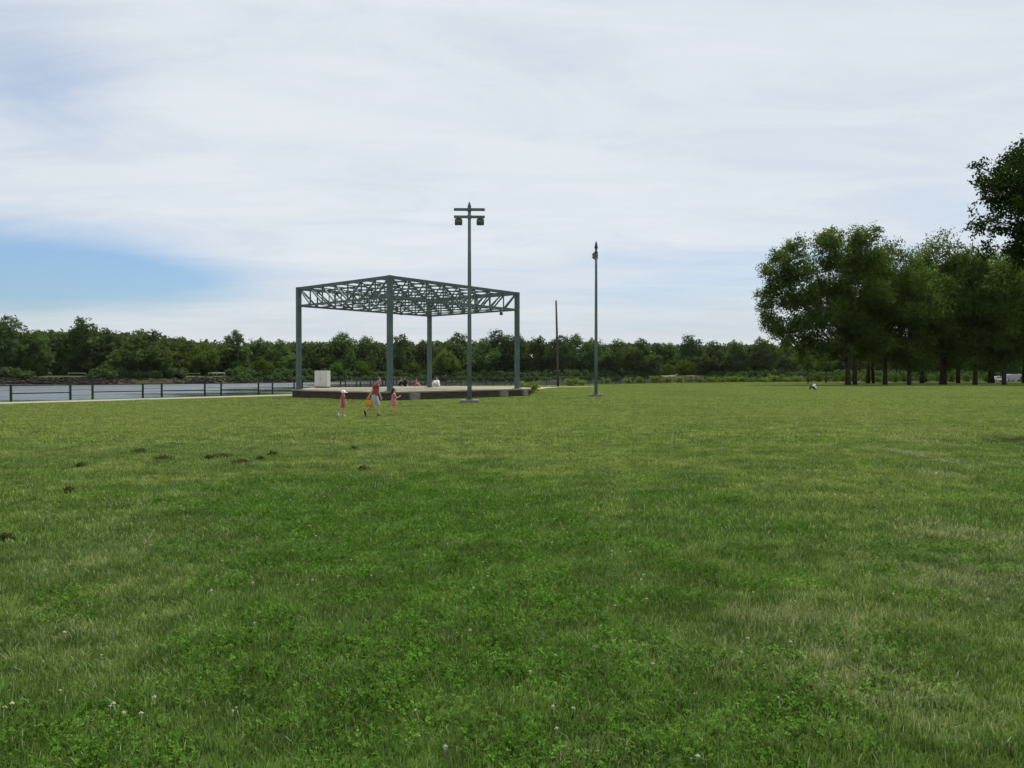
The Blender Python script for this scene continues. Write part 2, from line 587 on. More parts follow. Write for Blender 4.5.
def build_lawn():
    poly = [Vector((x, y, 0)) for x, y in SHORE]
    poly += [Vector((5000, -900, 0))]
    bm = bmesh.new()
    vs = [bm.verts.new(p) for p in poly]
    f = bm.faces.new(vs)
    bmesh.ops.triangulate(bm, faces=[f])
    bm.normal_update()
    for f in bm.faces:
        if f.normal.z < 0: f.normal_flip()
    # the drop to the water
    toe = []
    n = len(SHORE)
    for i in range(n):
        a, b = Vector(SHORE[max(i - 1, 0)]), Vector(SHORE[min(i + 1, n - 1)])
        d = (b - a).normalized()
        nrm = Vector((-d.y, d.x))
        p = Vector(SHORE[i]) + nrm * 3.2
        toe.append(bm.verts.new((p.x, p.y, -2.6)))
    for i in range(n - 1):
        bm.faces.new((vs[i], toe[i], toe[i + 1], vs[i + 1]))
    bmesh.ops.recalc_face_normals(bm, faces=bm.faces)
    me = bpy.data.meshes.new('lawn')
    bm.to_mesh(me); bm.free()
    tag(link('lawn', me, M_turf), kind='structure')


build_lawn()

SH_PX = [-1400, -700, -420, -200, 0, 100, 200, 300, 400, 500, 600, 680, 760, 900, 1024, 1300, 1700]
SH_D = [140, 190, 235, 255, 268, 282, 315, 375, 420, 445, 440, 430, 400, 385, 400, 470, 700]


def shore_d(px):
    return float(np.interp(px, SH_PX, SH_D))


def build_far():
    pxs = list(np.linspace(-1400, 1700, 94))
    rows = [(-4, -3.2), (0, -1.45), (7, .75), (10, 1.1), (30, 1.6), (160, 2.2), (1200, 3.0), (7000, 4.0)]
    rs = np.random.RandomState(5)
    grid = []
    for px in pxs:
        d0 = shore_d(px) + rs.normal(0, 1.)
        grid.append([at(px, d0 + a, z + (rs.normal(0, .15) if 0 < a < 50 else 0)) for a, z in rows])
    def strip(name, r0, r1, mat, kind='structure', cols=None):
        mb = MB()
        nr = r1 - r0 + 1
        C = grid if cols is None else grid[cols[0]:cols[1]]
        vs = [g[r] for g in C for r in range(r0, r1 + 1)]
        fs = [(i * nr + j, (i + 1) * nr + j, (i + 1) * nr + j + 1, i * nr + j + 1) for i in range(len(C) - 1) for j in range(nr - 1)]
        mb.add(vs, fs, True)
        tag(mb.build(name, mat), kind=kind)
    strip('far_bank', 0, 3, M_bank)
    strip('far_ground', 3, 7, M_bankgrass)
    # broken rock along the waterline: nobody could count it
    vs_all = []
    bm = bmesh.new(); bmesh.ops.create_icosphere(bm, subdivisions=1, radius=1.)
    base = np.array([v.co[:] for v in bm.verts]); fac = np.array([[v.index for v in f.verts] for f in bm.faces]); bm.free()
    for k in range(2600):
        px = rs.uniform(-220, 760)
        u = rs.uniform(0, 1)
        p = at(px, shore_d(px) + .3 + 7.5 * u, -1.5 + 2.3 * u)
        s = rs.uniform(.35, .95) * (1.2 - .3 * u)
        v = base * (1 + rs.normal(0, .18, base.shape)) * s * np.array([1.2, 1.0, .7])
        a = rs.uniform(0, 6.28); c_, s_ = math.cos(a), math.sin(a)
        v = v @ np.array([[c_, s_, 0], [-s_, c_, 0], [0, 0, 1]]) + np.array(p)
        vs_all.append(v[fac].reshape(-1, 3))
    tag(link('riprap', np_mesh('riprap', np.concatenate(vs_all), 3), M_rock), kind='stuff', label='dark broken rock lining the far river bank', cat='rocks')
    # sandy landing
    mb = MB()
    a = [at(px, shore_d(px) + q, z) for px in np.linspace(662, 704, 8) for q, z in ((1, -.9), (7, 1.0), (13, 1.5))]
    mb.add(a, [(i * 3 + j, (i + 1) * 3 + j, (i + 1) * 3 + j + 1, i * 3 + j + 1) for i in range(7) for j in range(2)], True)
    tag(mb.build('sand_bar', M_sand), kind='structure')
    mb = MB()
    mb.add([(-7000, -2000, -1.5), (7000, -2000, -1.5), (7000, 7000, -1.5), (-7000, 7000, -1.5)], [(0, 1, 2, 3)])
    tag(mb.build('river', M_water), kind='structure')


build_far()


def ribbon(name, pts, w0, w1, z, mat):
    """strip between offsets w0 and w1 to the right of the polyline"""
    P = [Vector(p) for p in pts]
    vs, n = [], len(P)
    for i in range(n):
        d = (P[min(i + 1, n - 1)] - P[max(i - 1, 0)]).normalized()
        r = Vector((d.y, -d.x))
        for w in (w0, w1):
            q = P[i] + r * w
            vs.append((q.x, q.y, z))
    mb = MB()
    mb.add(vs, [(2 * i, 2 * i + 1, 2 * i + 3, 2 * i + 2) for i in range(n - 1)])
    return tag(mb.build(name, mat), kind='structure')


ribbon('path', [(-64, 1)] + FENCE[:2] + [(-27, 62.2), (-22.3, 69.8), (-19.6, 75.0)], .9, 3.9, .008, M_path)
PATH2 = [(2.0, 100), (3.0, 108), (6.0, 116), (10, 119.0), (13.2, 119.5)]
ribbon('path', PATH2, -1.8, 1.8, .008, M_path)
mb = MB(); mb.add([(95, 196, .008), (190, 196, .008), (190, 236, .008), (95, 236, .008)], [(0, 1, 2, 3)])
tag(mb.build('car_park', M_lot), kind='structure')

# ------------------------------------------------------------------ stage
NC, LC, RC, BC = Vector((-8.62, 56.5)), Vector((-17.1, 64.2)), Vector((.43, 68.05)), Vector((-7.75, 75.2))
DECK = [(-9.3, 55.0), (-7.9, 55.2), (1.35, 67.5), (1.65, 69.0), (1.7, 83), (-12.4, 83.5), (-12.8, 76.5), (-18.8, 75.4), (-17.75, 64.9), (-17.45, 63.3)]
HS = .585


def build_stage():
    root = empty('stage_platform', (-8.3, 68, 0), 0, 'low raised concrete stage with tan deck and dark block sides under the steel canopy', 'stage')
    o = Vector((-8.3, 68))
    poly = [Vector(p) - o for p in DECK]
    # walls with block pattern (UV in metres)
    vs, fs, uv = [], [], []
    u = 0
    c = sum(poly, Vector((0, 0))) / len(poly)
    n = len(poly)
    ins = [p + (c - p).normalized() * .07 for p in poly]
    for i in range(n):
        a, b = ins[i], ins[(i + 1) % n]
        L = (b - a).length
        k = len(vs)
        vs += [(a.x, a.y, -.2), (b.x, b.y, -.2), (b.x, b.y, HS - .1), (a.x, a.y, HS - .1)]
        fs.append((k, k + 1, k + 2, k + 3))
        uv += [(u, -.2), (u + L, -.2), (u + L, HS - .1), (u, HS - .1)]
        u += L
    me = bpy.data.meshes.new('block_wall'); me.from_pydata(vs, [], fs)
    l = me.uv_layers.new(name='UVMap')
    for i, q in enumerate(uv): l.data[i].uv = q
    me.update()
    link('block_wall', me, M_stone, root)
    MB().prism(poly, HS - .1, HS).build('deck', M_deck, root)
    # pale concrete piers let into the front walls
    for (px, d) in ((414, 56.5), (503, 64.75), (524.5, 67.1)):
        p = at(px, d).to_2d() - o
        ang = math.atan2(12.3, 9.25)
        MB().bevbox((p.x + .02, p.y - .02, .24), (.95 if px < 520 else .6, .34, .46), .02, ang).build('pier', M_conc, root)


build_stage()


def build_canopy():
    root = empty('steel_canopy', (-8.3, 66, 0), 0, 'open green steel truss roof frame on four square columns above the stage', 'stage canopy')
    o = Vector((-8.3, 66, 0))
    HT, HB = 8.78, 7.22
    def q(u, v, z):  # u along N->R, v along N->L
        p = NC.lerp(RC, u).lerp(LC.lerp(BC, u), v)
        return Vector((p.x, p.y, z)) - o
    ang = math.atan2(9.05, 11.55)
    for (u, v) in ((0, 0), (1, 0), (0, 1), (1, 1)):
        p = q(u, v, 0)
        MB().bevbox((p.x, p.y, (HS + HT) / 2), (.34, .34, HT - HS - .004), .02, math.atan2(11.55, 9.05)).build('column', M_steel, root)
        m = MB().bevbox((p.x, p.y, HS + .02), (.62, .62, .036), .008, math.atan2(11.55, 9.05))
        for i in (-1, 1):
            for j in (-1, 1):
                m.tube([(p.x + i * .2, p.y + j * .2, HS + .03), (p.x + i * .2, p.y + j * .2, HS + .09)], .02, 6)
        m.build('base_plate', M_steel, root)

    def truss(f, nb, edge):
        """f(t, z) -> point. Parallel chords, verticals, diagonals falling towards the middle"""
        m = MB()
        c = .24 if edge else .11
        if edge:
            m.bar(f(.012, HT - .12), f(.988, HT - .12), .18, .23)
            m.bar(f(.012, HB + .07), f(.988, HB + .07), .15, .15)
        else:
            m.bar(f(.015, HT - .2), f(.985, HT - .2), .1, .1)
            m.bar(f(.015, HB + .05), f(.985, HB + .05), .09, .09)
        w = .1 if edge else .065
        for i in range(nb + 1):
            t = min(max(i / nb, .016), .984)
            if 0 < i < nb: m.bar(f(t, HB + .06), f(t, HT - .12), w)
            if i < nb:
                a, b = i / nb, (i + 1) / nb
                a, b = max(a, .016), min(b, .984)
                if (i + .5) / nb < .5: m.bar(f(a, HT - .2), f(b, HB + .08), w)
                else: m.bar(f(b, HT - .2), f(a, HB + .08), w)
        return m
    # the four edge trusses
    truss(lambda t, z: q(t, 0, z), 8, True).build('edge_truss', M_steel, root)
    truss(lambda t, z: q(t, 1, z), 8, True).build('edge_truss', M_steel, root)
    truss(lambda t, z: q(0, t, z), 7, True).build('edge_truss', M_steel, root)
    truss(lambda t, z: q(1, t, z), 7, True).build('edge_truss', M_steel, root)
    for i in range(1, 8):
        truss(lambda t, z, i=i: q(i / 8, t, z), 7, False).build('roof_truss', M_steel, root)
    for i in range(1, 7):
        m = MB()
        v = i / 7
        m.bar(q(.01, v, HT - .1), q(.99, v, HT - .1), .07)
        m.bar(q(.01, v, HB + .14), q(.99, v, HB + .14), .055)
        m.build('purlin', M_steel, root)
    for k in (2, 4, 6):   # cross bracing frames the other way
        m = MB()
        v = k / 7
        for i in range(8):
            a, b = i / 8, (i + 1) / 8
            if i % 2: a, b = b, a
            m.bar(q(a, v, HT - .2), q(b, v, HB + .14), .055)
        m.build('bracing', M_steel, root)
    for (u, v) in ((.88, .03), (.5, .62), (.05, .55), (.25, .3)):
        p = q(u, v, HB)
        m = MB().tube([(p.x, p.y, HB + .05), (p.x, p.y, HB - .14)], .03, 8)
        m.tube([(p.x, p.y, HB - .14), (p.x, p.y, HB - .2), (p.x, p.y, HB - .46)], [.05, .12, .15], 10)
        m.build('stage_lamp', M_lamp, root)


build_canopy()

# cabinet at the back left of the deck
_cab = at(322.5, 72.6, HS)
root = empty('equipment_cabinet', _cab, math.radians(-14), 'tall pale cabinet standing at the left rear of the stage deck', 'cabinet')
MB().bevbox((0, 0, .05), (1.12, .66, .096), .01).build('plinth', M_conc, root)
MB().bevbox((0, 0, .83), (1.22, .74, 1.46), .03).build('body', M_cab, root)
for s in (-1, 1):
    d = MB().bevbox((s * .295, -.378, .83), (.56, .018, 1.32), .006).build('door', M_cab, root)
    MB().tube([(s * .05, -.40, .78), (s * .05, -.42, .80), (s * .05, -.42, .90), (s * .05, -.40, .92)], .012, 6).build('handle', M_cabdark, d)


# -------------------------------------------------------- floodlight poles
def floodlight_pole():
    root = empty('floodlight_pole', (0, 0, 0))
    MB().bevbox((0, 0, .10), (1.15, 1.15, .24), .03).build('footing', M_conc, root)
    m = MB().tube([(0, 0, .225), (0, 0, 4.), (0, 0, 8.2), (0, 0, 12.05)], [.135, .125, .108, .092], 14)
    m.tube([(0, 0, 12.05), (0, 0, 12.1), (0, 0, 12.3), (0, 0, 12.42)], [.092, .115, .06, .02], 12)
    m.bevbox((0, 0, .25), (.42, .42, .045), .008)
    for i in (-1, 1):
        for j in (-1, 1): m.tube([(i * .16, j * .16, .27), (i * .16, j * .16, .34)], .02, 6)
    m.bevbox((0, -.135, 1.1), (.13, .03, .26), .008)
    m.build('pole', M_pole, root)
    for z in (11.92, 11.47):
        m = MB()
        m.bar((-.95, .0, z), (.95, .0, z), .15, .15)
        m.bevbox((0, 0, z), (.26, .27, .2), .02)
        m.build('crossarm', M_pole, root)
    for s in (-1, 1):
        x = s * .67
        m = MB()
        # yoke, housing, visor
        m.bar((x - .2, .0, 11.34), (x + .2, .0, 11.34), .035)
        m.bar((x - .2, .0, 11.34), (x - .2, .0, 11.08), .03)
        m.bar((x + .2, .0, 11.34), (x + .2, .0, 11.08), .03)
        m.bar((x, 0, 11.42), (x, 0, 11.34), .05)
        R = Matrix.Rotation(math.radians(38), 3, 'X')
        c = Vector((x, .10, 11.2))
        prof = [(-.22, -.24), (.22, -.24), (.24, .04), (.14, .2), (-.14, .2), (-.24, .04)]
        vs, n = [], len(prof)
        for zz, k in ((-.13, 1.), (.10, 1.), (.18, .7)):
            for (a, b) in prof: vs.append(c + R @ Vector((a * k, b * k, zz)))
        fs = [(i + j * n, (i + 1) % n + j * n, (i + 1) % n + (j + 1) * n, i + (j + 1) * n) for j in range(2) for i in range(n)]
        fs += [tuple(range(2 * n, 3 * n)), tuple(reversed(range(n)))]
        m.add(vs, fs)
        fl = m.build('floodlight', M_lamp, root)
        m = MB()
        m.add([c + R @ Vector((a * .9, b * .9, -.136)) for a, b in prof], [tuple(reversed(range(n)))])
        m.build('lens', M_glassy, fl)
    return root


fp = floodlight_pole()
fp.location = at(469.5, 49.3)
fp.rotation_euler.z = math.radians(2)
tag(fp, 'tall green-grey floodlight pole with two crossarms facing the camera beside the stage', 'floodlight pole', 'floodlight poles on the lawn')
f2 = copy_tree(fp)
f2.location = at(596, 63.8)
f2.rotation_euler.z = math.radians(84)
tag(f2, 'floodlight pole seen edge-on alone on the lawn, right of the wooden pole', 'floodlight pole', 'floodlight poles on the lawn')

root = empty('utility_pole', at(558, 122), 0, 'bare dark wooden pole leaning slightly behind the path right of the stage', 'utility pole')
m = MB().tube([(0, 0, -.3), (-.06, 0, 3), (-.14, 0, 7), (-.3, 0, 13.1)], [.19, .18, .165, .13], 12)
m.build('pole', M_wood, root)
m = MB().tube([(-.295, 0, 12.4), (-.297, 0, 12.5)], [.165, .165], 12); m.build('metal_band', M_cabdark, root)


# ------------------------------------------------------------------ fence
def build_fence():
    root = empty('railing_fence', (-32.9, 52.5, 0), 0, 'low dark metal railing fence along the riverside path and behind the stage', 'fence')
    o = Vector((-32.9, 52.5, 0))
    # resample the line
    P = [Vector((*p, 0)) for p in FENCE]
    cum = [0]
    for a, b in zip(P, P[1:]): cum.append(cum[-1] + (b - a).length)
    def pt(s):
        for i in range(len(P) - 1):
            if s <= cum[i + 1] or i == len(P) - 2:
                return P[i].lerp(P[i + 1], (s - cum[i]) / (cum[i + 1] - cum[i]))
    s0 = cum[1] - 11.05
    pos, s, k = [], s0, 0
    while s < cum[-1]:
        pos.append((s, k % 2)); s += (3.93 if k % 2 == 0 else 1.6); k += 1
    H = 1.12
    for s, _ in pos:
        p = pt(s) - o
        MB().bevbox((p.x, p.y, H / 2), (.12, .12, H), .01).build('post', M_fence, root)
    for (a, ka), (b, kb) in zip(pos, pos[1:]):
        pa, pb = pt(a) - o, pt(b) - o
        d = (pb - pa).normalized() * .06
        pa, pb = pa + d, pb - d
        Z = lambda p, z: Vector((p.x, p.y, z))
        MB().bar(Z(pa, H - .06), Z(pb, H - .06), .06, .07).build('top_rail', M_fence, root)
        if ka == 0:
            MB().bar(Z(pa, .53), Z(pb, .53), .05, .07).build('mid_rail', M_fence, root)
        else:
            for z in (.32, .72): MB().bar(Z(pa, z), Z(pb, z), .018).build('wire', M_fence, root)


build_fence()

# far guardrails
def guardrail(px0, px1, d, label, h=.95):
    a, b = at(px0, d), at(px1, d)
    root = empty('guardrail', (a.x, a.y, 1.7), 0, label, 'guardrail', 'pale guardrails on the far bank')
    L = (b - a).length
    m = MB()
    vs = []
    for x in (0, L):
        for (y, z) in ((0, h), (-.12, h - .08), (-.04, h - .2), (-.12, h - .32), (0, h - .4), (.03, h - .2)): vs.append((x, y, z))
    m.add(vs, [(i, (i + 1) % 6, 6 + (i + 1) % 6, 6 + i) for i in range(6)])
    m.build('rail', M_rail, root)
    n = int(L / 3.5) + 1
    for i in range(n): MB().bevbox((.2 + (L - .4) * i / max(1, n - 1), .1, h / 2), (.15, .15, h), .01).build('post', M_rail, root)


guardrail(186, 200, 336, 'short pale guardrail left of and below the light green willow')
guardrail(208, 225, 336, 'pale guardrail on the far bank just right of the willow trunk', 1.1)
guardrail(38, 52, 306, 'short pale guardrail above the grass gap at the far left bank')
guardrail(68, 86, 306, 'longer pale guardrail under the tall tree on the far left bank')

# ------------------------------------------------------------- far trees
protos = {
    'round': make_tree('broad_tree', 11, 19, (0, 0, 9.6), (6.8, 6.4, 9.2), 56, 2.0, 9800, .75, L_bank, .35, low=-1, tw=.75, top=.8, nlimb=7),
    'tall': make_tree('tall_tree', 12, 21, (0, 0, 11.2), (5.4, 5.4, 9.6), 48, 1.8, 9200, .7, L_dark, .36, low=-1, tw=.75, top=.85, nlimb=8),
    'low': make_tree('bushy_tree', 13, 14, (0, 0, 6.4), (7.0, 6.2, 6.6), 46, 1.8, 9200, .72, L_bank, .3, low=-1, tw=.75, top=.7, nlimb=6),
    'willow': make_tree('willow_tree', 14, 13, (0, 0, 7.2), (6.2, 6.0, 5.4), 46, 1.7, 9800, .68, L_willow, .34, tw=.8, droop=1.3, low=-.8, top=.7, nlimb=6),
    'dark': make_tree('dense_tree', 15, 20, (0, 0, 9.8), (7.8, 7.2, 9.8), 62, 2.1, 11500, .78, L_dark, .42, low=-1, tw=.75, top=.8, nlimb=8),
    'bush': make_tree('bank_bush', 16, 6, (0, 0, 2.7), (3.6, 3.2, 2.6), 20, 1.0, 2000, .6, L_bush, .12, low=-1, top=.6, nlimb=5),
}
PH = {'round': 20., 'tall': 22.2, 'low': 14.2, 'willow': 13.6, 'dark': 21., 'bush': 6.}
G = 'trees along the far river bank'
# column, top row, kind, distance behind the shoreline, label
FT = [
    (-45, 322, 'dark', 16, None), (-18, 326, 'round', 20, None),
    (10, 317, 'dark', 17, 'big dark tree with a ragged top at the far left edge of the river bank'),
    (37, 330, 'round', 18, 'shorter tree between the far left tree and the tallest bank tree'),
    (84, 319, 'dark', 34, 'tallest dark tree above the grassy gap on the left far bank'),
    (108, 325, 'tall', 24, 'tree leaning against the right flank of the tallest left bank tree'),
    (133, 331, 'low', 14, 'low bright bushy tree reaching down to the rocks right of the grassy gap'),
    (155, 332, 'low', 15, 'bushy mid green tree on the far bank just left of the willow'),
    (178, 337, 'round', 60, 'dark tree top showing behind and left of the willow'),
    (200, 343, 'willow', 24, 'round pale yellow-green willow on the left far bank'),
    (234, 327, 'tall', 26, 'tall narrow tree right of the pale willow'),
    (258, 338, 'round', 40, 'dark tree behind the bright bush, second right of the willow'),
    (284, 341, 'low', 22, 'soft green tree just left of the left stage column'),
    (315, 344, 'low', 26, 'low tree above the pale cabinet on the stage'),
    (342, 332, 'round', 22, 'round tree between cabinet and near column'),
    (366, 336, 'round', 26, 'tree just left of the near stage column'),
    (402, 331, 'tall', 20, 'dark tree right beside the near stage column'),
    (424, 340, 'round', 22, 'tree seen just left of the rear stage column'),
    (447, 349, 'willow', 12, 'pale rounded willow between rear column and front floodlight pole'),
    (457, 329, 'tall', 40, 'tall tree with pointed top left of the front floodlight pole'),
    (480, 339, 'low', 20, 'tree just right of the front floodlight pole'),
    (498, 331, 'dark', 26, 'broad dark tree left of the right stage column'),
    (517, 334, 'round', 24, 'tree directly behind the right stage column'),
    (538, 336, 'round', 22, 'tree between the right stage column and the wooden pole'),
    (562, 336, 'dark', 20, 'dark tree behind the wooden pole'),
    (575, 331, 'tall', 45, 'narrow pointed tree rising just right of the wooden pole'),
    (594, 338, 'round', 22, 'tree behind the edge-on floodlight pole'),
    (616, 341, 'low', 16, 'bushy tree first right of the edge-on floodlight pole'),
    (645, 340, 'low', 15, 'wide bushy tree left of the sandy landing'),
    (668, 343, 'round', 50, 'tree set back behind the sandy landing'),
    (690, 336, 'dark', 34, 'tallest dark tree behind the sandy landing'),
    (712, 342, 'low', 15, 'bushy tree at the right end of the sandy landing'),
    (736, 340, 'round', 18, 'tree in the middle between the sandy landing and the grove'),
    (762, 337, 'round', 20, 'tree on the far bank just before the grove begins'),
    (788, 343, 'low', 18, 'low tree under the drooping left edge of the grove'),
    (815, 346, 'round', 24, None), (842, 340, 'dark', 26, None), (872, 344, 'round', 30, None), (905, 338, 'dark', 30, None), (940, 342, 'round', 28, None), (975, 338, 'dark', 30, None), (1010, 342, 'round', 30, None), (1045, 338, 'dark', 30, None),
]
rng = random.Random(3)
for (px, ty, kind, back, lab) in FT:
    d = shore_d(px) + back
    gz = 1.3
    h = zh(ty, d) - gz
    s = h / PH[kind]
    sx = s * (1.0 if h < 20 else .92) * rng.uniform(.95, 1.12)
    if lab is None:
        lab = 'bank tree at or beyond the left edge of the photo' if px < 0 else 'dark bank tree glimpsed behind the trunks of the grove'
    place(protos[kind], USED, at(px, d, gz), rng.uniform(0, 6.28), 1, lab, 'tree', G, (sx, sx, s))
for (px, ty, back, lab) in ((262, 357, 11, 'bright green bush at the water left of the left stage column'), (283, 366, 12, 'small pale bush against the left stage column on the far bank'), (241, 364, 12, 'grey green bush below the tall narrow tree'), (160, 357, 11, 'bright bush at the waterline left of the willow'),
                        (106, 362, 11, 'bush at the right end of the grassy gap'), (685, 357, 17, 'bright light green bush above the sandy landing'), (668, 362, 17, 'lower bright bush at the left end of the sandy landing'), (335, 360, 12, 'bush on the far bank right of the cabinet'), (362, 358, 12, 'bush on the far bank left of the near column'), (412, 360, 11, 'bush on the far bank above the seated people')):
    d = shore_d(px) + back
    s = (zh(ty, d) - 1.1) / PH['bush']
    place(protos['bush'], USED, at(px, d, 1.05), rng.uniform(0, 6.28), 1, lab, 'bush', 'bushes along the far bank', (s * .8, s * .8, s))

# the unbroken wood behind the front row
def woods():
    rs = np.random.RandomState(8)
    V = []
    for px0, px1, n, extra in ((-260, 830, 420, 50), (780, 1200, 170, 55), (-260, 1200, 300, 22)):
        bl = []
        for _ in range(n):
            px = rs.uniform(px0, px1)
            d = shore_d(px) + extra + rs.uniform(0, 45)
            ty = np.interp(px, [-200, 0, 100, 200, 330, 500, 600, 700, 830, 1200], [326, 331, 332, 341, 343, 341, 343, 344, 345, 342]) + rs.uniform(-1, 5)
            ht = zh(ty, d)
            if extra == 20: ht *= .55
            r = rs.uniform(3, 5.)
            for zz in np.arange(ht - r * .8, 1.5, -r * 1.2):
                q = at(px + rs.normal(0, 4), d, zz)
                bl.append((q.x, q.y, q.z, (r, r, r * .85)))
        V.append(blob_cloud(rs, bl, len(bl) * 95, 1.7, aspect=.8))
    tag(link('distant_woods', np_mesh('distant_woods', np.concatenate(V), 4), L_dark), kind='stuff', label='unbroken dark wood behind the trees of the far bank', cat='woods')


woods()


def bank_scrub():
    rs = np.random.RandomState(9)
    bl = []
    for px in np.arange(-260, 1000, 1.7):
        px = px + rs.normal(0, 1)
        if 27 < px < 91 or 183 < px < 228 or 660 < px < 706: continue
        d = shore_d(px) + rs.uniform(6, 12)
        h = rs.uniform(1.2, 3.8)
        if px > 225:
            q = at(px + rs.normal(0, 1.5), shore_d(px) + rs.uniform(1, 5), rs.uniform(-.6, .8)); r = rs.uniform(.8, 1.5)
            bl.append((q.x, q.y, q.z, (r, r, r * .8)))
        for k in range(2):
            q = at(px + rs.normal(0, 1.5), d, .6 + h * rs.uniform(.2, .9))
            r = rs.uniform(1., 1.9)
            bl.append((q.x, q.y, q.z, (r, r, r * .85)))
    tag(link('bank_scrub', np_mesh('bank_scrub', blob_cloud(rs, bl, len(bl) * 75, .85, aspect=.7), 4), L_dark), kind='stuff', label='low dark scrub growing on the rocks of the far bank', cat='scrub')


bank_scrub()

# ------------------------------------------------------------- the grove
def grove():
    rs = np.random.RandomState(21)
    # the big leaning tree at the grove's left edge
    ex = []
    for (px, py, r) in ((765, 262, 1.6), (772, 282, 2.0), (764, 300, 1.9), (768, 318, 1.6), (782, 250, 1.9), (790, 268, 2.4), (786, 295, 2.6), (785, 322, 2.0), (800, 242, 2.0), (806, 262, 2.8), (805, 290, 3.0), (802, 318, 2.8), (806, 338, 1.7), (822, 234, 2.0), (826, 252, 2.8), (828, 280, 3.2), (826, 308, 3.2), (824, 336, 2.2), (845, 232, 2.2), (852, 250, 3.), (850, 278, 3.3), (850, 308, 3.2), (862, 234, 2.0), (870, 256, 3.), (872, 288, 3.), (792, 334, 1.4), (776, 332, 1.2), (835, 345, 1.4), (760, 290, 1.0), (788, 241, 1.1), (836, 229, 1.2), (815, 350, 1.1), (842, 352, 1.3), (862, 346, 1.6), (868, 326, 2.2), (880, 340, 1.6), (848, 330, 2.2), (800, 348, 1.0), (872, 352, 1.2)):
        for k in range(3):
            x = (px - 850) / FPX * 138 + rs.normal(0, .5)
            ex.append((x, rs.uniform(-6, 6) * (1 - abs(px - 845) / 160), zh(py, 138) + rs.normal(0, .5), (r * .92 * rs.uniform(.7, 1.1),) * 3))
    t1 = make_tree('grove_tree', 31, 26, (0, 0, 15), (3, 4, 8), 6, 2.4, 96000, .38, L_grove, .42, droop=.7, extra=ex, top=.8, nlimb=22, split=.14, trunk_xy=((1.5, .6, .8),), inner=.25)
    t1.location = at(848, 138); t1.scale = (.95, .95, .945)
    tag(t1, 'wide spreading double-trunked tree at the left end of the grove', 'tree', 'tall trees of the grove on the right')
    def skirt(n):
        return [(a * math.cos(b), a * math.sin(b), rs.uniform(5.6, 9.), (r, r, r * .8)) for a, b, r in ((rs.uniform(1.5, 5.5), rs.uniform(0, 6.28), rs.uniform(1.1, 1.9)) for _ in range(n))]
    A = make_tree('grove_tree', 32, 26, (0, 0, 14.4), (6.0, 6.0, 11.6), 64, 2.1, 34000, .42, L_grove, .36, droop=.6, low=-.95, vase=.15, top=.82, nlimb=16, split=.2, extra=skirt(12), inner=.3)
    B = make_tree('grove_tree', 33, 26, (.5, 0, 14.5), (6.8, 6.2, 11.6), 68, 2.2, 34000, .43, L_grove, .38, droop=.6, low=-.9, vase=.1, top=.8, nlimb=18, split=.16, trunk_xy=((-1.2, .3, .7),), extra=skirt(12), inner=.3)
    C = make_tree('grove_tree', 34, 26, (0, 0, 14.2), (6.4, 6.4, 11.6), 62, 2.0, 32000, .42, L_grove, .33, droop=.8, low=-1, vase=.05, top=.82, nlimb=16, split=.2, extra=skirt(12), inner=.3)
    H = 28.4
    rows = [
        (885, 143, 232, A, 'slender grove tree second from its left end'),
        (909, 139, 238, C, 'grove tree third from its left end with the lower top'),
        (942, 144, 227, B, 'tallest middle tree of the grove, fourth from its left end'),
        (975, 140, 234, A, 'grove tree fifth from its left end, left of the parked cars'),
        (1004, 139, 238, C, 'grove tree nearest the parked cars at the right'),
        (1038, 142, 230, B, 'grove tree at the right edge of the photo'),
        (1078, 140, 232, A, None), (1120, 145, 232, C, None),
        (868, 166, 246, B, 'tree behind the first two trunks at the left end of the grove'),
        (922, 170, 244, A, 'tree set back behind the middle of the grove'),
        (958, 168, 244, C, 'tree in the rear row behind the tallest grove tree'),
        (990, 172, 246, B, 'tree in the rear row just left of the parked cars'),
        (1024, 170, 244, A, 'tree in the rear row at the right edge behind the parked cars'),
        (1062, 172, 244, C, None)]
    for i, (px, d, ty, pr, lab) in enumerate(rows):
        s = zh(ty, d) / H
        place(pr, USED, at(px, d), rng.uniform(0, 6.28), 1, lab or 'grove tree outside the right edge of the photo', 'tree', 'tall trees of the grove on the right', (s * rng.uniform(.92, 1.05), s * .97, s))
    # slim understory stems
    u = make_tree('young_tree', 35, 9, (0, 0, 5.8), (2.2, 2.2, 3.2), 14, .9, 1600, .4, L_grove, .12, droop=.4, low=-.8, top=.8, nlimb=6)
    for px, d, s, lab in ((808, 162, 1.0, 'slim young tree on the lawn edge left of the grove trunks'), (826, 176, 1.1, 'slim young tree just left of the double trunk'), (868, 186, 1.15, 'young tree seen between the first grove trunks'), (896, 190, 1.1, 'young tree between the second and third grove trunks'), (926, 186, 1.2, 'young tree behind the middle trunks of the grove'), (958, 190, 1.1, 'young tree between the fourth and fifth grove trunks')):
        place(u, USED, at(px, d), rng.uniform(0, 6.28), s, lab, 'tree', 'young trees under the grove')


grove()

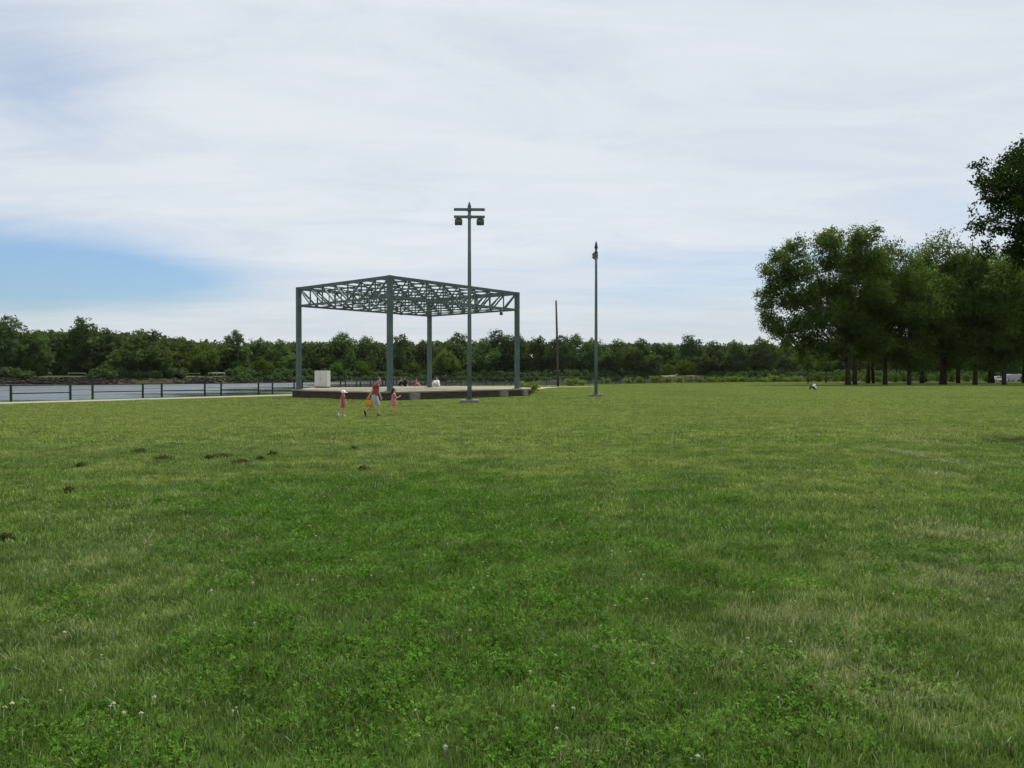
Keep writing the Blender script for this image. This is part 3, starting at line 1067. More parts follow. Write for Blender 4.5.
# undergrowth behind the grove and weeds on the lawn edge
ub = make_tree('undergrowth_bush', 41, 2.6, (0, 0, 1.2), (2.2, 1.8, 1.2), 16, .55, 1100, .32, L_bush, .07, low=-.9, top=.6, nlimb=5)
for i, (px, d, s) in enumerate(((815, 205, 1.0), (838, 200, .9), (866, 196, 1.1), (890, 205, 1.0), (899, 192, .8), (916, 196, 1.2), (932, 205, .9), (950, 198, 1.2), (962, 192, .9), (980, 193, 1.0), (1030, 196, 1.0), (880, 180, .7), (852, 215, 1.2))):
    place(ub, USED, at(px, d), rng.uniform(0, 6.28), s, 'low sunlit bush behind the trunks of the grove', 'bush', 'undergrowth bushes behind the grove', (s, s, s * .9))
wd = make_tree('weed_clump', 42, 1.3, (0, 0, .4), (.95, .8, .5), 16, .3, 700, .22, L_weed, .02, low=-.9, top=.9, nlimb=8)
for i, (px, d) in enumerate(((655, 181), (661, 184), (668, 182), (678, 186), (690, 188), (699, 185), (711, 190), (722, 188), (731, 192), (741, 193), (752, 195), (763, 192), (774, 196), (786, 198), (797, 199), (640, 176), (627, 171), (606, 163))):
    s = rng.uniform(.9, 1.6)
    place(wd, USED, at(px, d), rng.uniform(0, 6.28), s, 'tall pale weed clump on the river edge of the lawn', 'weed', 'weed clumps along the lawn edge', (s * 1.3, s * 1.2, s))
for px, d, s, lab in ((528.5, 76, 1.05, 'light green weedy shrub at the right end of the stage'), (523, 72, .55, 'small weed against the right end of the stage platform'), (572, 128, 1.1, 'low weed right of the wooden pole'), (580, 131, .8, 'smaller weed beside the path, farther right of the wooden pole')):
    place(wd, USED, at(px, d), rng.uniform(0, 6.28), s, lab, 'weed', None, (s * 1.2, s, s))


# near tree, right edge
def near_tree():
    rs = np.random.RandomState(51)
    ex = []
    for (px, py, r) in ((1000, 152, .30), (1015, 146, .34), (1030, 144, .5), (1005, 166, .42), (990, 160, .25), (985, 176, .28), (998, 184, .42), (1016, 178, .55), (980, 192, .22), (1000, 200, .42), (1020, 196, .55), (1008, 214, .36), (1024, 216, .5), (1012, 230, .28), (1026, 236, .40), (1040, 190, .8), (1045, 225, .6), (1040, 165, .7), (976, 182, .13), (1001, 222, .2), (1020, 243, .2), (972, 190, .08), (992, 146, .14), (984, 150, .22), (976, 166, .22), (980, 202, .2), (990, 218, .22), (1002, 230, .32), (1012, 240, .36), (1020, 248, .42), (1028, 244, .4), (1000, 240, .12)):
        for k in range(3):
            x = (px - CX) / FPX * 24 + rs.normal(0, .08) - 21.
            ex.append((x, rs.normal(0, .75), zh(py, 24) + rs.normal(0, .08), (r * .95, r * 1.2, r * .85)))
    for _ in range(70):
        d = rs.normal(0, 1, 3); d /= np.linalg.norm(d)
        f = rs.uniform(.4, 1.) ** .5
        x, y, z = d * np.array((4.2, 4.2, 3.2)) * f
        if x < -3.6: continue
        ex.append((x + .9, y + .8, 8.6 + z, (.95, .95, .75)))
    t = make_tree('shade_tree', 52, 11, (1, .8, 8.6), (3, 3, 2.2), 6, .8, 150000, .105, L_maple, .24, droop=.35, extra=ex, top=.8, nlimb=40, split=.3, twig=10, inner=.2)
    t.location = (21.42, 24., -.28)
    tag(t, 'near shade tree whose dark leafy branches reach in at the right edge', 'tree')


near_tree()

# ------------------------------------------------------------------- cars
M_white = plain('car_paint_white', (.32, .32, .33), .3, var=.05, spec=.5)
M_silver = plain('car_paint_silver', (.5, .52, .54), .3, var=.08, metal=.5)
M_glass = plain('car_glass', (.03, .035, .04), .08, var=.1, spec=.6)
M_tyre = plain('tyre_rubber', (.02, .02, .02), .9)
M_rim = plain('wheel_rim', (.45, .45, .46), .4, metal=.7)
M_red = plain('tail_lamp', (.35, .02, .02), .3)
M_headl = plain('head_lamp', (.7, .7, .68), .2)


def car(name, prof, glass, w, wheels, paint, label, cat, loc, rz):
    root = empty(name, loc, rz, label, cat, 'cars parked beyond the grove')
    def loft(pr, hw, inset, mat, nm):
        m = MB(); n = len(pr)
        zt = max(p[1] for p in pr)
        vs = []
        for k, s in ((.86, -hw), (1, -hw + .08), (1, hw - .08), (.86, hw)):
            for (x, z) in pr:
                tz = max(0, (z - .8) / max(.1, zt - .8)) * inset
                vs.append((x * (1 if k == 1 else .985), s * (1 - tz), z if k == 1 else .05 + z * .955))
        fs = [(j * n + i, j * n + (i + 1) % n, (j + 1) * n + (i + 1) % n, (j + 1) * n + i) for j in range(3) for i in range(n)]
        fs += [tuple(range(n)), tuple(reversed(range(3 * n, 4 * n)))]
        m.add(vs, fs)
        return m.build(nm, mat, root)
    loft(prof, w / 2, .22, paint, 'body')
    for s in (-1, 1):
        for g in glass:
            m = MB()
            m.add([(x, s * (w / 2 * (1 - max(0, (z - .8) / .65) * .22) + .012), z) for x, z in g], [tuple(range(len(g))) if s < 0 else tuple(reversed(range(len(g))))])
            m.build('window', M_glass, root)
    L0, L1 = min(p[0] for p in prof), max(p[0] for p in prof)
    for x in wheels:
        for s in (-1, 1):
            wv = MB().tube([(x, s * (w / 2 - .2), .32), (x, s * (w / 2 + .015), .32)], .32, 18).build('wheel', M_tyre, root)
            MB().tube([(x, s * (w / 2 + .016), .32), (x, s * (w / 2 + .03), .32)], .2, 14).build('rim', M_rim, wv)
    for s in (-1, 1):
        MB().bevbox((L1 - .03, s * (w / 2 - .28), .66), (.1, .34, .15), .02).build('headlight', M_headl, root)
        MB().bevbox((L0 + .03, s * (w / 2 - .26), .76), (.1, .3, .17), .02).build('tail_light', M_red, root)


sedan = [(-2.25, .3), (-2.28, .75), (-2.1, .95), (-1.55, 1.0), (-.95, 1.42), (.25, 1.45), (1.0, 1.0), (1.95, .88), (2.22, .7), (2.25, .3)]
sg = [[(-1.35, 1.0), (-.88, 1.34), (-.3, 1.36), (-.3, 1.0)], [(-.22, 1.0), (-.22, 1.36), (.2, 1.36), (.8, 1.0)]]
van = [(-2.4, .35), (-2.45, 1.1), (-2.3, 1.85), (-1.9, 1.95), (.9, 1.95), (1.65, 1.2), (2.3, 1.0), (2.45, .7), (2.45, .35)]
vg = [[(-2.1, 1.15), (-2.05, 1.7), (-.9, 1.75), (-.9, 1.15)], [(-.8, 1.15), (-.8, 1.75), (.1, 1.75), (.1, 1.15)], [(.2, 1.15), (.2, 1.75), (.75, 1.72), (1.3, 1.15)]]
car('parked_car', sedan, sg, 1.8, (-1.35, 1.35), M_silver, 'silver parked car half hidden between trunks at the right of the grove', 'car', at(998, 208), math.radians(8))
car('parked_van', van, vg, 1.95, (-1.45, 1.5), M_white, 'white parked van behind the rightmost trunks of the grove', 'van', at(1016, 212), math.radians(4))
car('parked_car', sedan, sg, 1.8, (-1.35, 1.35), M_white, 'white parked car at the right edge of the photo behind the grove', 'car', at(1042, 210), math.radians(-5))

# ----------------------------------------------------------------- people
M_skin = plain('skin', (.42, .24, .16), .6, var=.1)
M_skin2 = plain('skin_fair', (.55, .34, .25), .6, var=.1)
M_hair = plain('dark_hair', (.02, .014, .01), .6)
M_hairb = plain('brown_hair', (.09, .05, .03), .6)
M_whitecl = plain('white_cloth', (.78, .76, .76), .85, var=.1)
M_maroon = plain('maroon_cloth', (.20, .035, .05), .85, var=.3, scale=10, col2=(.30, .10, .12))
M_pink = plain('pink_cloth', (.48, .13, .18), .85, scale=9, col2=(.30, .06, .09))
M_flora = plain('floral_cloth', (.60, .26, .25), .85, scale=14, col2=(.32, .10, .12))
M_shorts = plain('pale_shorts', (.45, .45, .44), .85, var=.2)
M_black = plain('black_cloth', (.012, .012, .014), .8)
M_grey = plain('grey_cloth', (.25, .24, .24), .85)
M_shoe = plain('dark_shoe', (.03, .03, .03), .7)
M_orange = plain('orange_bag', (.62, .20, .02), .7, scale=6, col2=(.62, .34, .03))
M_navy = plain('dark_trousers', (.03, .035, .045), .8)
M_eye = plain('eye', (.02, .015, .012), .3)


def fuse(mb, name, mat, parent, voxel):
    me = mb.mesh(name)
    o = bpy.data.objects.new(name, me)
    COL.objects.link(o)
    md = o.modifiers.new('r', 'REMESH'); md.mode = 'VOXEL'; md.voxel_size = voxel; md.use_smooth_shade = True
    ms = o.modifiers.new('s', 'SMOOTH'); ms.factor = .5; ms.iterations = 2
    dg = bpy.context.evaluated_depsgraph_get()
    nm = bpy.data.meshes.new_from_object(o.evaluated_get(dg))
    bpy.data.objects.remove(o)
    nm.name = name
    nm.materials.clear()
    for p in nm.polygons: p.use_smooth = True
    return link(name, nm, mat, parent)


def capsule(mb, a, b, ra, rb):
    a, b = Vector(a), Vector(b)
    mb.tube([a, a.lerp(b, .33), a.lerp(b, .66), b], [ra, ra * .67 + rb * .33, ra * .33 + rb * .67, rb], 12)
    mb.ball(a, ra, nu=12, nv=8); mb.ball(b, rb, nu=12, nv=8)


def hand(mb, w, dirv, side, k=1.):
    d = Vector(dirv).normalized()
    lat = d.cross(Vector((0, 1, 0)))
    lat = lat.normalized() if lat.length > .1 else Vector((1, 0, 0))
    nr = d.cross(lat).normalized()
    w = Vector(w)
    c = w + d * .05 * k
    mb.ball(c, (.045 * k, .02 * k, .05 * k), Matrix((lat, nr, d)).transposed())
    for i, (off, L) in enumerate(((-.033, .06), (-.011, .075), (.011, .07), (.033, .052))):
        p = c + (lat * off + d * .03) * k
        q = p + (d * L * .55 + lat * off * .15) * k
        r = q + (d * L * .4 + nr * .015 * side) * k
        mb.tube([p, q, r], [.0088 * k, .008 * k, .0065 * k], 6)
    p = c + (lat * .03 - d * .02) * k
    mb.tube([p, p + (lat * .03 + d * .025) * k, p + (lat * .035 + d * .055) * k], [.0105 * k, .009 * k, .007 * k], 6)


def person(label, loc, rz, scale, J, cl, headk=1., cat='person', group=None, skin=None):
    """J: joints in metres for a 1.7 m adult, facing +X. cl: list of (garment name, material, regions)"""
    skin = skin or M_skin
    root = empty('person', loc, rz, label, cat, group)
    root.scale = (scale,) * 3
    V = {k: Vector(v) for k, v in J.items()}
    up = (V['neck'] - V['pelvis']).normalized()
    fw = Vector(J.get('fwd', (1, 0, 0))).normalized()
    lf = Vector((0, 1, 0))
    hd = V['head']
    hk = headk

    def torso(mb, e=0., lo=0.):
        wst = V['pelvis'].lerp(V['neck'], .38); ch = V['pelvis'].lerp(V['neck'], .74)
        for s in (-1, 1):
            o = lf * s
            capsule(mb, V['pelvis'] + o * .065 + up * lo, wst + o * .05, .105 + e, .095 + e)
            capsule(mb, wst + o * .05, ch + o * .075, .095 + e, .105 + e)
            capsule(mb, ch + o * .07 + up * .02, V['sh' + 'RL'[s > 0]] * .75 + ch * .25, .09 + e, .07 + e)
        capsule(mb, ch, V['neck'] - up * .02, .09 + e, .055 + e)

    def arm(mb, s, e=0., full=True):
        capsule(mb, V['sh' + s], V['el' + s], .05 + e, .04 + e)
        if full: capsule(mb, V['el' + s], V['wr' + s], .04 + e, .028 + e)

    def leg(mb, s, e=0., part=2.):
        if part >= 1: capsule(mb, V['hip' + s], V['kn' + s], .085 + e, .055 + e)
        else: capsule(mb, V['hip' + s], V['hip' + s].lerp(V['kn' + s], part), .085 + e, .065 + e)
        if part >= 2: capsule(mb, V['kn' + s], V['an' + s], .055 + e, .036 + e)

    def foot(mb, s, e=0.):
        a = V['an' + s]; t = V['toe' + s]
        capsule(mb, a.lerp(t, -.18) + Vector((0, 0, -.02)), t, .038 + e, .028 + e)
        capsule(mb, a, a.lerp(t, .3), .036 + e, .034 + e)

    mb = MB()
    torso(mb)
    for s in 'LR':
        arm(mb, s); leg(mb, s); foot(mb, s)
        hand(mb, V['wr' + s], V['wr' + s] - V['el' + s], 1 if s == 'L' else -1)
    capsule(mb, V['neck'] - up * .04, hd - up * .05 * hk, .052, .05)
    mb.ball(hd, (.092 * hk, .074 * hk, .115 * hk))
    mb.ball(hd + fw * .045 * hk - up * .05 * hk, (.045 * hk, .045 * hk, .06 * hk))       # jaw
    mb.tube([hd + fw * .085 * hk + up * .015 * hk, hd + fw * .112 * hk - up * .022 * hk], [.009 * hk, .016 * hk], 8)
    for s in (-1, 1):
        mb.ball(hd + lf * s * .075 * hk - up * .01, (.018 * hk, .01 * hk, .03 * hk))
    mb.tube([hd + fw * .088 * hk - up * .058 * hk - lf * .02, hd + fw * .091 * hk - up * .058 * hk + lf * .02], .008 * hk, 6)
    fuse(mb, 'body', skin, root, .0085)
    for s in (-1, 1):
        MB().ball(hd + fw * .088 * hk + up * .012 * hk + lf * s * .03 * hk, .0105 * hk, nu=8, nv=6).build('eye', M_eye, root)
    for (nm, mat, fn) in cl:
        g = MB()
        fn(g, dict(torso=torso, arm=arm, leg=leg, foot=foot, V=V, hd=hd, up=up, fw=fw, lf=lf, hk=hk))
        fuse(g, nm, mat, root, .012)
    return root


def hair_short(g, k):
    hd, up, fw, h = k['hd'], k['up'], k['fw'], k['hk']
    g.ball(hd - fw * .018 * h + up * .028 * h, (.093 * h, .083 * h, .105 * h))


def hair_long(g, k):
    hair_short(g, k)
    hd, up, fw, h = k['hd'], k['up'], k['fw'], k['hk']
    g.tube([hd - fw * .08 * h, hd - fw * .1 * h - up * .1 * h, hd - fw * .09 * h - up * .2 * h], [.05 * h, .06 * h, .035 * h], 10)


def cap(g, k):
    hd, up, fw, h = k['hd'], k['up'], k['fw'], k['hk']
    g.ball(hd + up * .035 * h, (.112 * h, .098 * h, .095 * h))
    g.ball(hd + fw * .14 * h + up * .012 * h, (.11 * h, .085 * h, .018 * h))


def shirt(sl=.0):
    def f(g, k):
        k['torso'](g, .018, .03)
        if sl:
            for s in 'LR':
                V = k['V']
                capsule(g, V['sh' + s], V['sh' + s].lerp(V['el' + s], sl), .068, .062)
                if sl >= 1: capsule(g, V['el' + s], V['el' + s].lerp(V['wr' + s], .9), .058, .045)
    return f


def trousers(part, e=.02):
    def f(g, k):
        V = k['V']
        capsule(g, V['pelvis'] + k['lf'] * .06, V['pelvis'] - k['lf'] * .06, .118, .118)
        for s in 'LR': k['leg'](g, s, e, part)
    return f


def shoes(g, k):
    for s in 'LR': k['foot'](g, s, .012)


def dress(g, k):
    k['torso'](g, .018)
    V = k['V']
    p = V['pelvis']
    g.tube([p + k['up'] * .12, p - k['up'] * .02, p - k['up'] * .2, p - k['up'] * .28], [.15, .185, .215, .225], 16)


def walk(lean=.05, st=1., armL=(.05, .0), armR=(-.05, .0), headf=.04):
    return dict(pelvis=(0, 0, .93), neck=(lean, 0, 1.44), head=(lean + headf, 0, 1.585),
                shL=(lean * .8, .185, 1.37), shR=(lean * .8, -.185, 1.37),
                elL=(lean * .8 + armL[0], .23, 1.10), elR=(lean * .8 + armR[0], -.23, 1.10),
                wrL=(lean * .8 + armL[0] * 2 + armL[1] + .04, .23, .86), wrR=(lean * .8 + armR[0] * 2 + armR[1] + .04, -.23, .86),
                hipL=(0, .09, .9), hipR=(0, -.09, .9),
                knL=(.14 * st, .09, .5), knR=(-.06 * st, -.09, .485),
                anL=(.16 * st, .09, .085), anR=(-.40 * st, -.09, .22),
                toeL=(.32 * st + .0, .10, .03), toeR=(-.37 * st, -.10, .06))


# adult and two girls walking across the lawn in front of the stage
P0 = at(374.5, 33.6)
person('adult walking on the lawn in a maroon top and pale shorts, carrying an orange bag', P0, math.radians(-8), .97,
       walk(.1, 1., (.03, .02), (-.13, -.05), .07),
       [('top', M_maroon, shirt(.45)), ('shorts', M_shorts, trousers(1., .028)), ('shoe', M_shoe, shoes), ('hair', M_hair, hair_short)], skin=M_skin2)
J = walk(.02, .55, (.05, .02), (-.05, .02), .03)
person('small girl in a white peaked cap and pink outfit walking at the left', at(342.5, 33.4), math.radians(-10), .64, J,
       [('top', M_pink, shirt(.5)), ('shorts', M_pink, trousers(.55, .025)), ('shoe', M_whitecl, shoes), ('cap', M_whitecl, cap), ('hair', M_hair, hair_long)], headk=1.35, skin=M_skin2)
J = walk(.0, .28, (.02, .0), (.14, .16), .03)
J['wrR'] = (.30, -.25, 1.2)
person('dark haired girl in a short floral pink dress at the right of the adult', at(393.5, 34.6), math.radians(25), .68, J,
       [('dress', M_flora, dress), ('hair', M_hair, hair_long)], headk=1.32, skin=M_skin2)

# the bag in the adult's rear hand: a thing of its own
bl = P0 + Vector((-.22, -.235, .0))
root = empty('shoulder_bag', bl + Vector((0, 0, .38)), math.radians(-8), 'orange and yellow cloth bag hanging from the walking adult\'s hand', 'bag')
g = MB()
vs, fs = [], []
prof = [(.06, .0, .07, .03), (.09, .0, .115, .06), (.17, 0, .14, .07), (.27, 0, .13, .045), (.33, 0, .12, .02)]
for (z, _, a, b) in prof:
    for i in range(16):
        t = 2 * math.pi * i / 16
        vs.append((a * math.copysign(abs(math.cos(t)) ** .6, math.cos(t)), b * math.sin(t), z))
fs = [(j * 16 + i, j * 16 + (i + 1) % 16, (j + 1) * 16 + (i + 1) % 16, (j + 1) * 16 + i) for j in range(4) for i in range(16)] + [tuple(reversed(range(16)))]
g.add(vs, fs, True)
g.build('pouch', M_orange, root)
for s in (-1, 1):
    MB().tube([(-.10, s * .02, .32), (-.06, s * .02, .42), (0, s * .012, .46), (.06, s * .02, .42), (.10, s * .02, .32)], .009, 6).build('strap', M_orange, root)


def sit(lean=-.05, knee=.42, hug=True):
    return dict(pelvis=(0, 0, .12), neck=(lean, 0, .62), head=(lean + .04, 0, .765),
                shL=(lean, .18, .55), shR=(lean, -.18, .55),
                elL=(lean + .16, .25, .34), elR=(lean + .16, -.25, .34),
                wrL=(.36, .15, .38) if hug else (lean - .12, .3, .06), wrR=(.36, -.15, .38) if hug else (lean - .12, -.3, .06),
                hipL=(.02, .09, .12), hipR=(.02, -.09, .12),
                knL=(.40, .12, knee), knR=(.40, -.12, knee),
                anL=(.62, .12, .09), anR=(.62, -.12, .09), toeL=(.78, .13, .04), toeR=(.78, -.13, .04))


D3 = 81.0
GP = 'people sitting at the back of the stage'
J = sit(-.02, .44)
person('person in black sitting on the stage deck, tallest of the seated people', at(405.5, D3, HS), math.radians(165), 1.12, J,
       [('jacket', M_black, shirt(1.)), ('trousers', M_black, trousers(2.)), ('hair', M_hairb, hair_short)], group=GP)
person('person in grey sitting half hidden left of the person in black', at(401, D3 + .5, HS), math.radians(20), 1.0, sit(-.05, .4),
       [('top', M_grey, shirt(.6)), ('trousers', M_whitecl, trousers(2.)), ('hair', M_hairb, hair_short)], group=GP, skin=M_skin2)
J = sit(.16, .36)
person('person in maroon and pink bending forward while sitting on the stage', at(414.5, D3 - .5, HS), math.radians(-15), .92, J,
       [('top', M_maroon, shirt(.6)), ('trousers', M_flora, trousers(2.)), ('hair', M_hairb, hair_long)], group=GP, skin=M_skin2)
J = sit(-.12, .48, False)
J['knL'], J['knR'] = (.36, .2, .48), (.36, -.2, .48)
J['anL'], J['anR'] = (.56, .36, .09), (.56, -.36, .09)
J['toeL'], J['toeR'] = (.7, .42, .04), (.7, -.42, .04)
person('dark haired person dressed in white sitting with knees apart beside the rear column', at(436.5, D3 - 1., HS), math.radians(-95), 1.05, J,
       [('top', M_whitecl, shirt(1.)), ('trousers', M_whitecl, trousers(2., .03)), ('hair', M_hair, hair_short)], group=GP)
J = sit(.12, .4)
person('person in a pale top sitting alone on the grass left of the grove', at(815.5, 93), math.radians(175), 1.12, J,
       [('top', M_whitecl, shirt(.7)), ('trousers', M_navy, trousers(2.)), ('shoe', M_grey, shoes), ('hair', M_grey, hair_short)])

# -------------------------------------------------------- clods on the lawn
def clod(seed, px, py, wpx, label):
    d = 1400 / (py - HY)
    r = wpx / FPX * d / 2
    rs = np.random.RandomState(seed)
    root = empty('turf_clod', at(px, d), rs.uniform(0, 6.28), label, 'turf clod', 'dark turf clods on the lawn')
    m = MB()
    nr, na = 5, 16
    ph = rs.uniform(0, 6.28, 4)
    vs = [(0, 0, .09)]
    for j in range(1, nr + 1):
        t = j / nr
        for i in range(na):
            a = 2 * math.pi * i / na
            k = 1 + .22 * math.sin(2 * a + ph[0]) + .13 * math.sin(3 * a + ph[1]) + .1 * math.sin(5 * a + ph[2])
            z = .08 * (1 - t ** 2.2) * (1 + rs.normal(0, .35)) - (.02 if j == nr else 0)
            vs.append((r * t * k * math.cos(a), r * t * k * math.sin(a), z))
    fs = [(0, 1 + i, 1 + (i + 1) % na) for i in range(na)]
    fs += [(1 + (j - 1) * na + i, 1 + j * na + i, 1 + j * na + (i + 1) % na, 1 + (j - 1) * na + (i + 1) % na) for j in range(1, nr) for i in range(na)]
    m.add(vs, fs, True)
    m.build('soil', M_clod, root)
    g = MB()
    for _ in range(90):
        a, q = rs.uniform(0, 6.28), r * math.sqrt(rs.uniform(0, 1.2))
        x, y = q * math.cos(a), q * math.sin(a)
        b = rs.uniform(0, 6.28); w = .006; hh = rs.uniform(.06, .12)
        tip = (x + rs.normal(0, .04), y + rs.normal(0, .04), hh)
        g.add([(x - w * math.cos(b), y - w * math.sin(b), .01), (x + w * math.cos(b), y + w * math.sin(b), .01), tip], [(0, 1, 2)])
    g.build('grass_tuft', M_clodgrass, root)


for i, q in enumerate(((139, 453, 13, 'small dark clod farthest back left of the clod cluster'), (163, 460, 20, 'long flat dark clod left of the clod cluster'), (221, 458, 20, 'largest dark clod in the middle of the clod cluster'), (209, 460, 8, 'tiny clod just left of the largest clod'),
                       (241, 464, 19, 'wide dark clod nearest the camera in the clod cluster'), (273, 456, 12, 'dark clod at the right of the clod cluster'), (260, 461, 9, 'small faint clod between the wide clod and the right clod'), (354, 450, 9, 'small dark clod alone to the right, in line with the adult'),
                       (363, 471, 13, 'faint clod nearest the camera at the right of the lawn patch'), (80, 468, 12, 'dark clod at the left, apart from the cluster'), (68, 493, 11, 'faint clod nearer the camera at the left'), (4, 543, 16, 'dark clod cut by the left edge of the photo'))):
    clod(100 + i, *q)


# ------------------------------------------------------------------ grass
def blades(rs, n, size, h, w, lean=.45):
    x = rs.uniform(-size / 2, size / 2, (n, 2))
    a = rs.uniform(0, 2 * np.pi, n)
    dx = np.stack([np.cos(a), np.sin(a)], 1)
    b = rs.uniform(0, 2 * np.pi, n)
    ln = np.abs(rs.normal(0, lean, n))
    ld = np.stack([np.cos(b), np.sin(b)], 1) * ln[:, None]
    hh = h * rs.uniform(.45, 1.25, n)
    ww = w * rs.uniform(.6, 1.3, n)
    V = np.zeros((n, 8, 3))
    def ring(t, z, k):
        c = x + ld * (hh * t)[:, None]
        l = np.concatenate([c - dx * (ww * k / 2)[:, None], (hh * z)[:, None]], 1)
        r = np.concatenate([c + dx * (ww * k / 2)[:, None], (hh * z)[:, None]], 1)
        return l, r
    l0, r0 = ring(0, -.05, 1.); l1, r1 = ring(.35, .6, .9); l2, r2 = ring(1.1, .93, .12)
    V[:, 0], V[:, 1], V[:, 2], V[:, 3] = l0, r0, r1, l1
    V[:, 4], V[:, 5], V[:, 6], V[:, 7] = l1, r1, r2, l2
    return V.reshape(-1, 3)


def weld(me):
    bm = bmesh.new(); bm.from_mesh(me)
    bmesh.ops.remove_doubles(bm, verts=bm.verts, dist=1e-5)
    bm.to_mesh(me); bm.free()
    return me


def clover_tile(rs, n, size):
    V = []
    for _ in range(n):
        x, y = rs.uniform(-size / 2, size / 2, 2)
        z = rs.uniform(.025, .06)
        L = rs.uniform(.009, .018)
        a0 = rs.uniform(0, 6.28)
        tl = rs.normal(0, .55, 2)
        for k in range(3):
            a = a0 + k * 2.094
            ca, sa = math.cos(a), math.sin(a)
            def P(u, v):
                px_, py_ = u * ca - v * sa, u * sa + v * ca
                return (x + px_, y + py_, z + tl[0] * px_ + tl[1] * py_ + abs(v) * .35 + u * .1)
            V += [P(0, 0), P(L * .7, -L * .52), P(L * 1.1, 0), P(L * .7, L * .52)]
    return np.array(V)


def flower_mesh(rs):
    m = MB()
    m.tube([(0, 0, 0), (.004, 0, .05), (.006, .002, .085)], .0013, 5)
    me = None
    c = Vector((.006, .002, .093))
    m.ball(c, (.0065, .0065, .006), nu=8, nv=6)
    for k in range(26):
        d = Vector(rs.normal(0, 1, 3)).normalized()
        if d.z < -.5: continue
        s = d.cross(Vector((.3, .5, .8))).normalized() * .0022
        m.add([c + d * .006 - s, c + d * .006 + s, c + d * .0115], [(0, 1, 2)])
    return m.mesh('clover_head')


def instancer(name, label, cat, meshes, mats, pts, tids, rots, scls):
    col = bpy.data.collections.new(name + '_tiles')
    for i, (me, mt) in enumerate(zip(meshes, mats)):
        me.materials.append(mt)
        o = bpy.data.objects.new('%s_tile_%02d' % (name, i), me)
        col.objects.link(o)
    me = bpy.data.meshes.new(name)
    me.from_pydata([tuple(p) for p in pts], [], [])
    a = me.attributes.new('tid', 'INT', 'POINT'); a.data.foreach_set('value', np.array(tids, np.int32))
    a = me.attributes.new('rot', 'FLOAT_VECTOR', 'POINT'); a.data.foreach_set('vector', np.array(rots, np.float32).ravel())
    a = me.attributes.new('scl', 'FLOAT_VECTOR', 'POINT'); a.data.foreach_set('vector', np.array(scls, np.float32).ravel())
    o = link(name, me, mats[0])
    tag(o, label, cat, kind='stuff')
    g = bpy.data.node_groups.new(name + '_scatter', 'GeometryNodeTree')
    g.interface.new_socket('Geometry', in_out='INPUT', socket_type='NodeSocketGeometry')
    g.interface.new_socket('Geometry', in_out='OUTPUT', socket_type='NodeSocketGeometry')
    t = NT(g)
    gi, go = t.n('NodeGroupInput'), t.n('NodeGroupOutput')
    iop = t.n('GeometryNodeInstanceOnPoints')
    ci = t.n('GeometryNodeCollectionInfo')
    ci.inputs['Collection'].default_value = col
    ci.inputs['Separate Children'].default_value = True
    ci.inputs['Reset Children'].default_value = True
    t.l(gi.outputs[0], iop.inputs['Points'])
    t.l(ci.outputs[0], iop.inputs['Instance'])
    iop.inputs['Pick Instance'].default_value = True
    for nm, dt, sk in (('tid', 'INT', 'Instance Index'), ('rot', 'FLOAT_VECTOR', 'Rotation'), ('scl', 'FLOAT_VECTOR', 'Scale')):
        na = t.n('GeometryNodeInputNamedAttribute', data_type=dt)
        na.inputs['Name'].default_value = nm
        t.l(na.outputs[0], iop.inputs[sk])
    t.l(iop.outputs[0], go.inputs[0])
    md = o.modifiers.new('scatter', 'NODES'); md.node_group = g
    return o


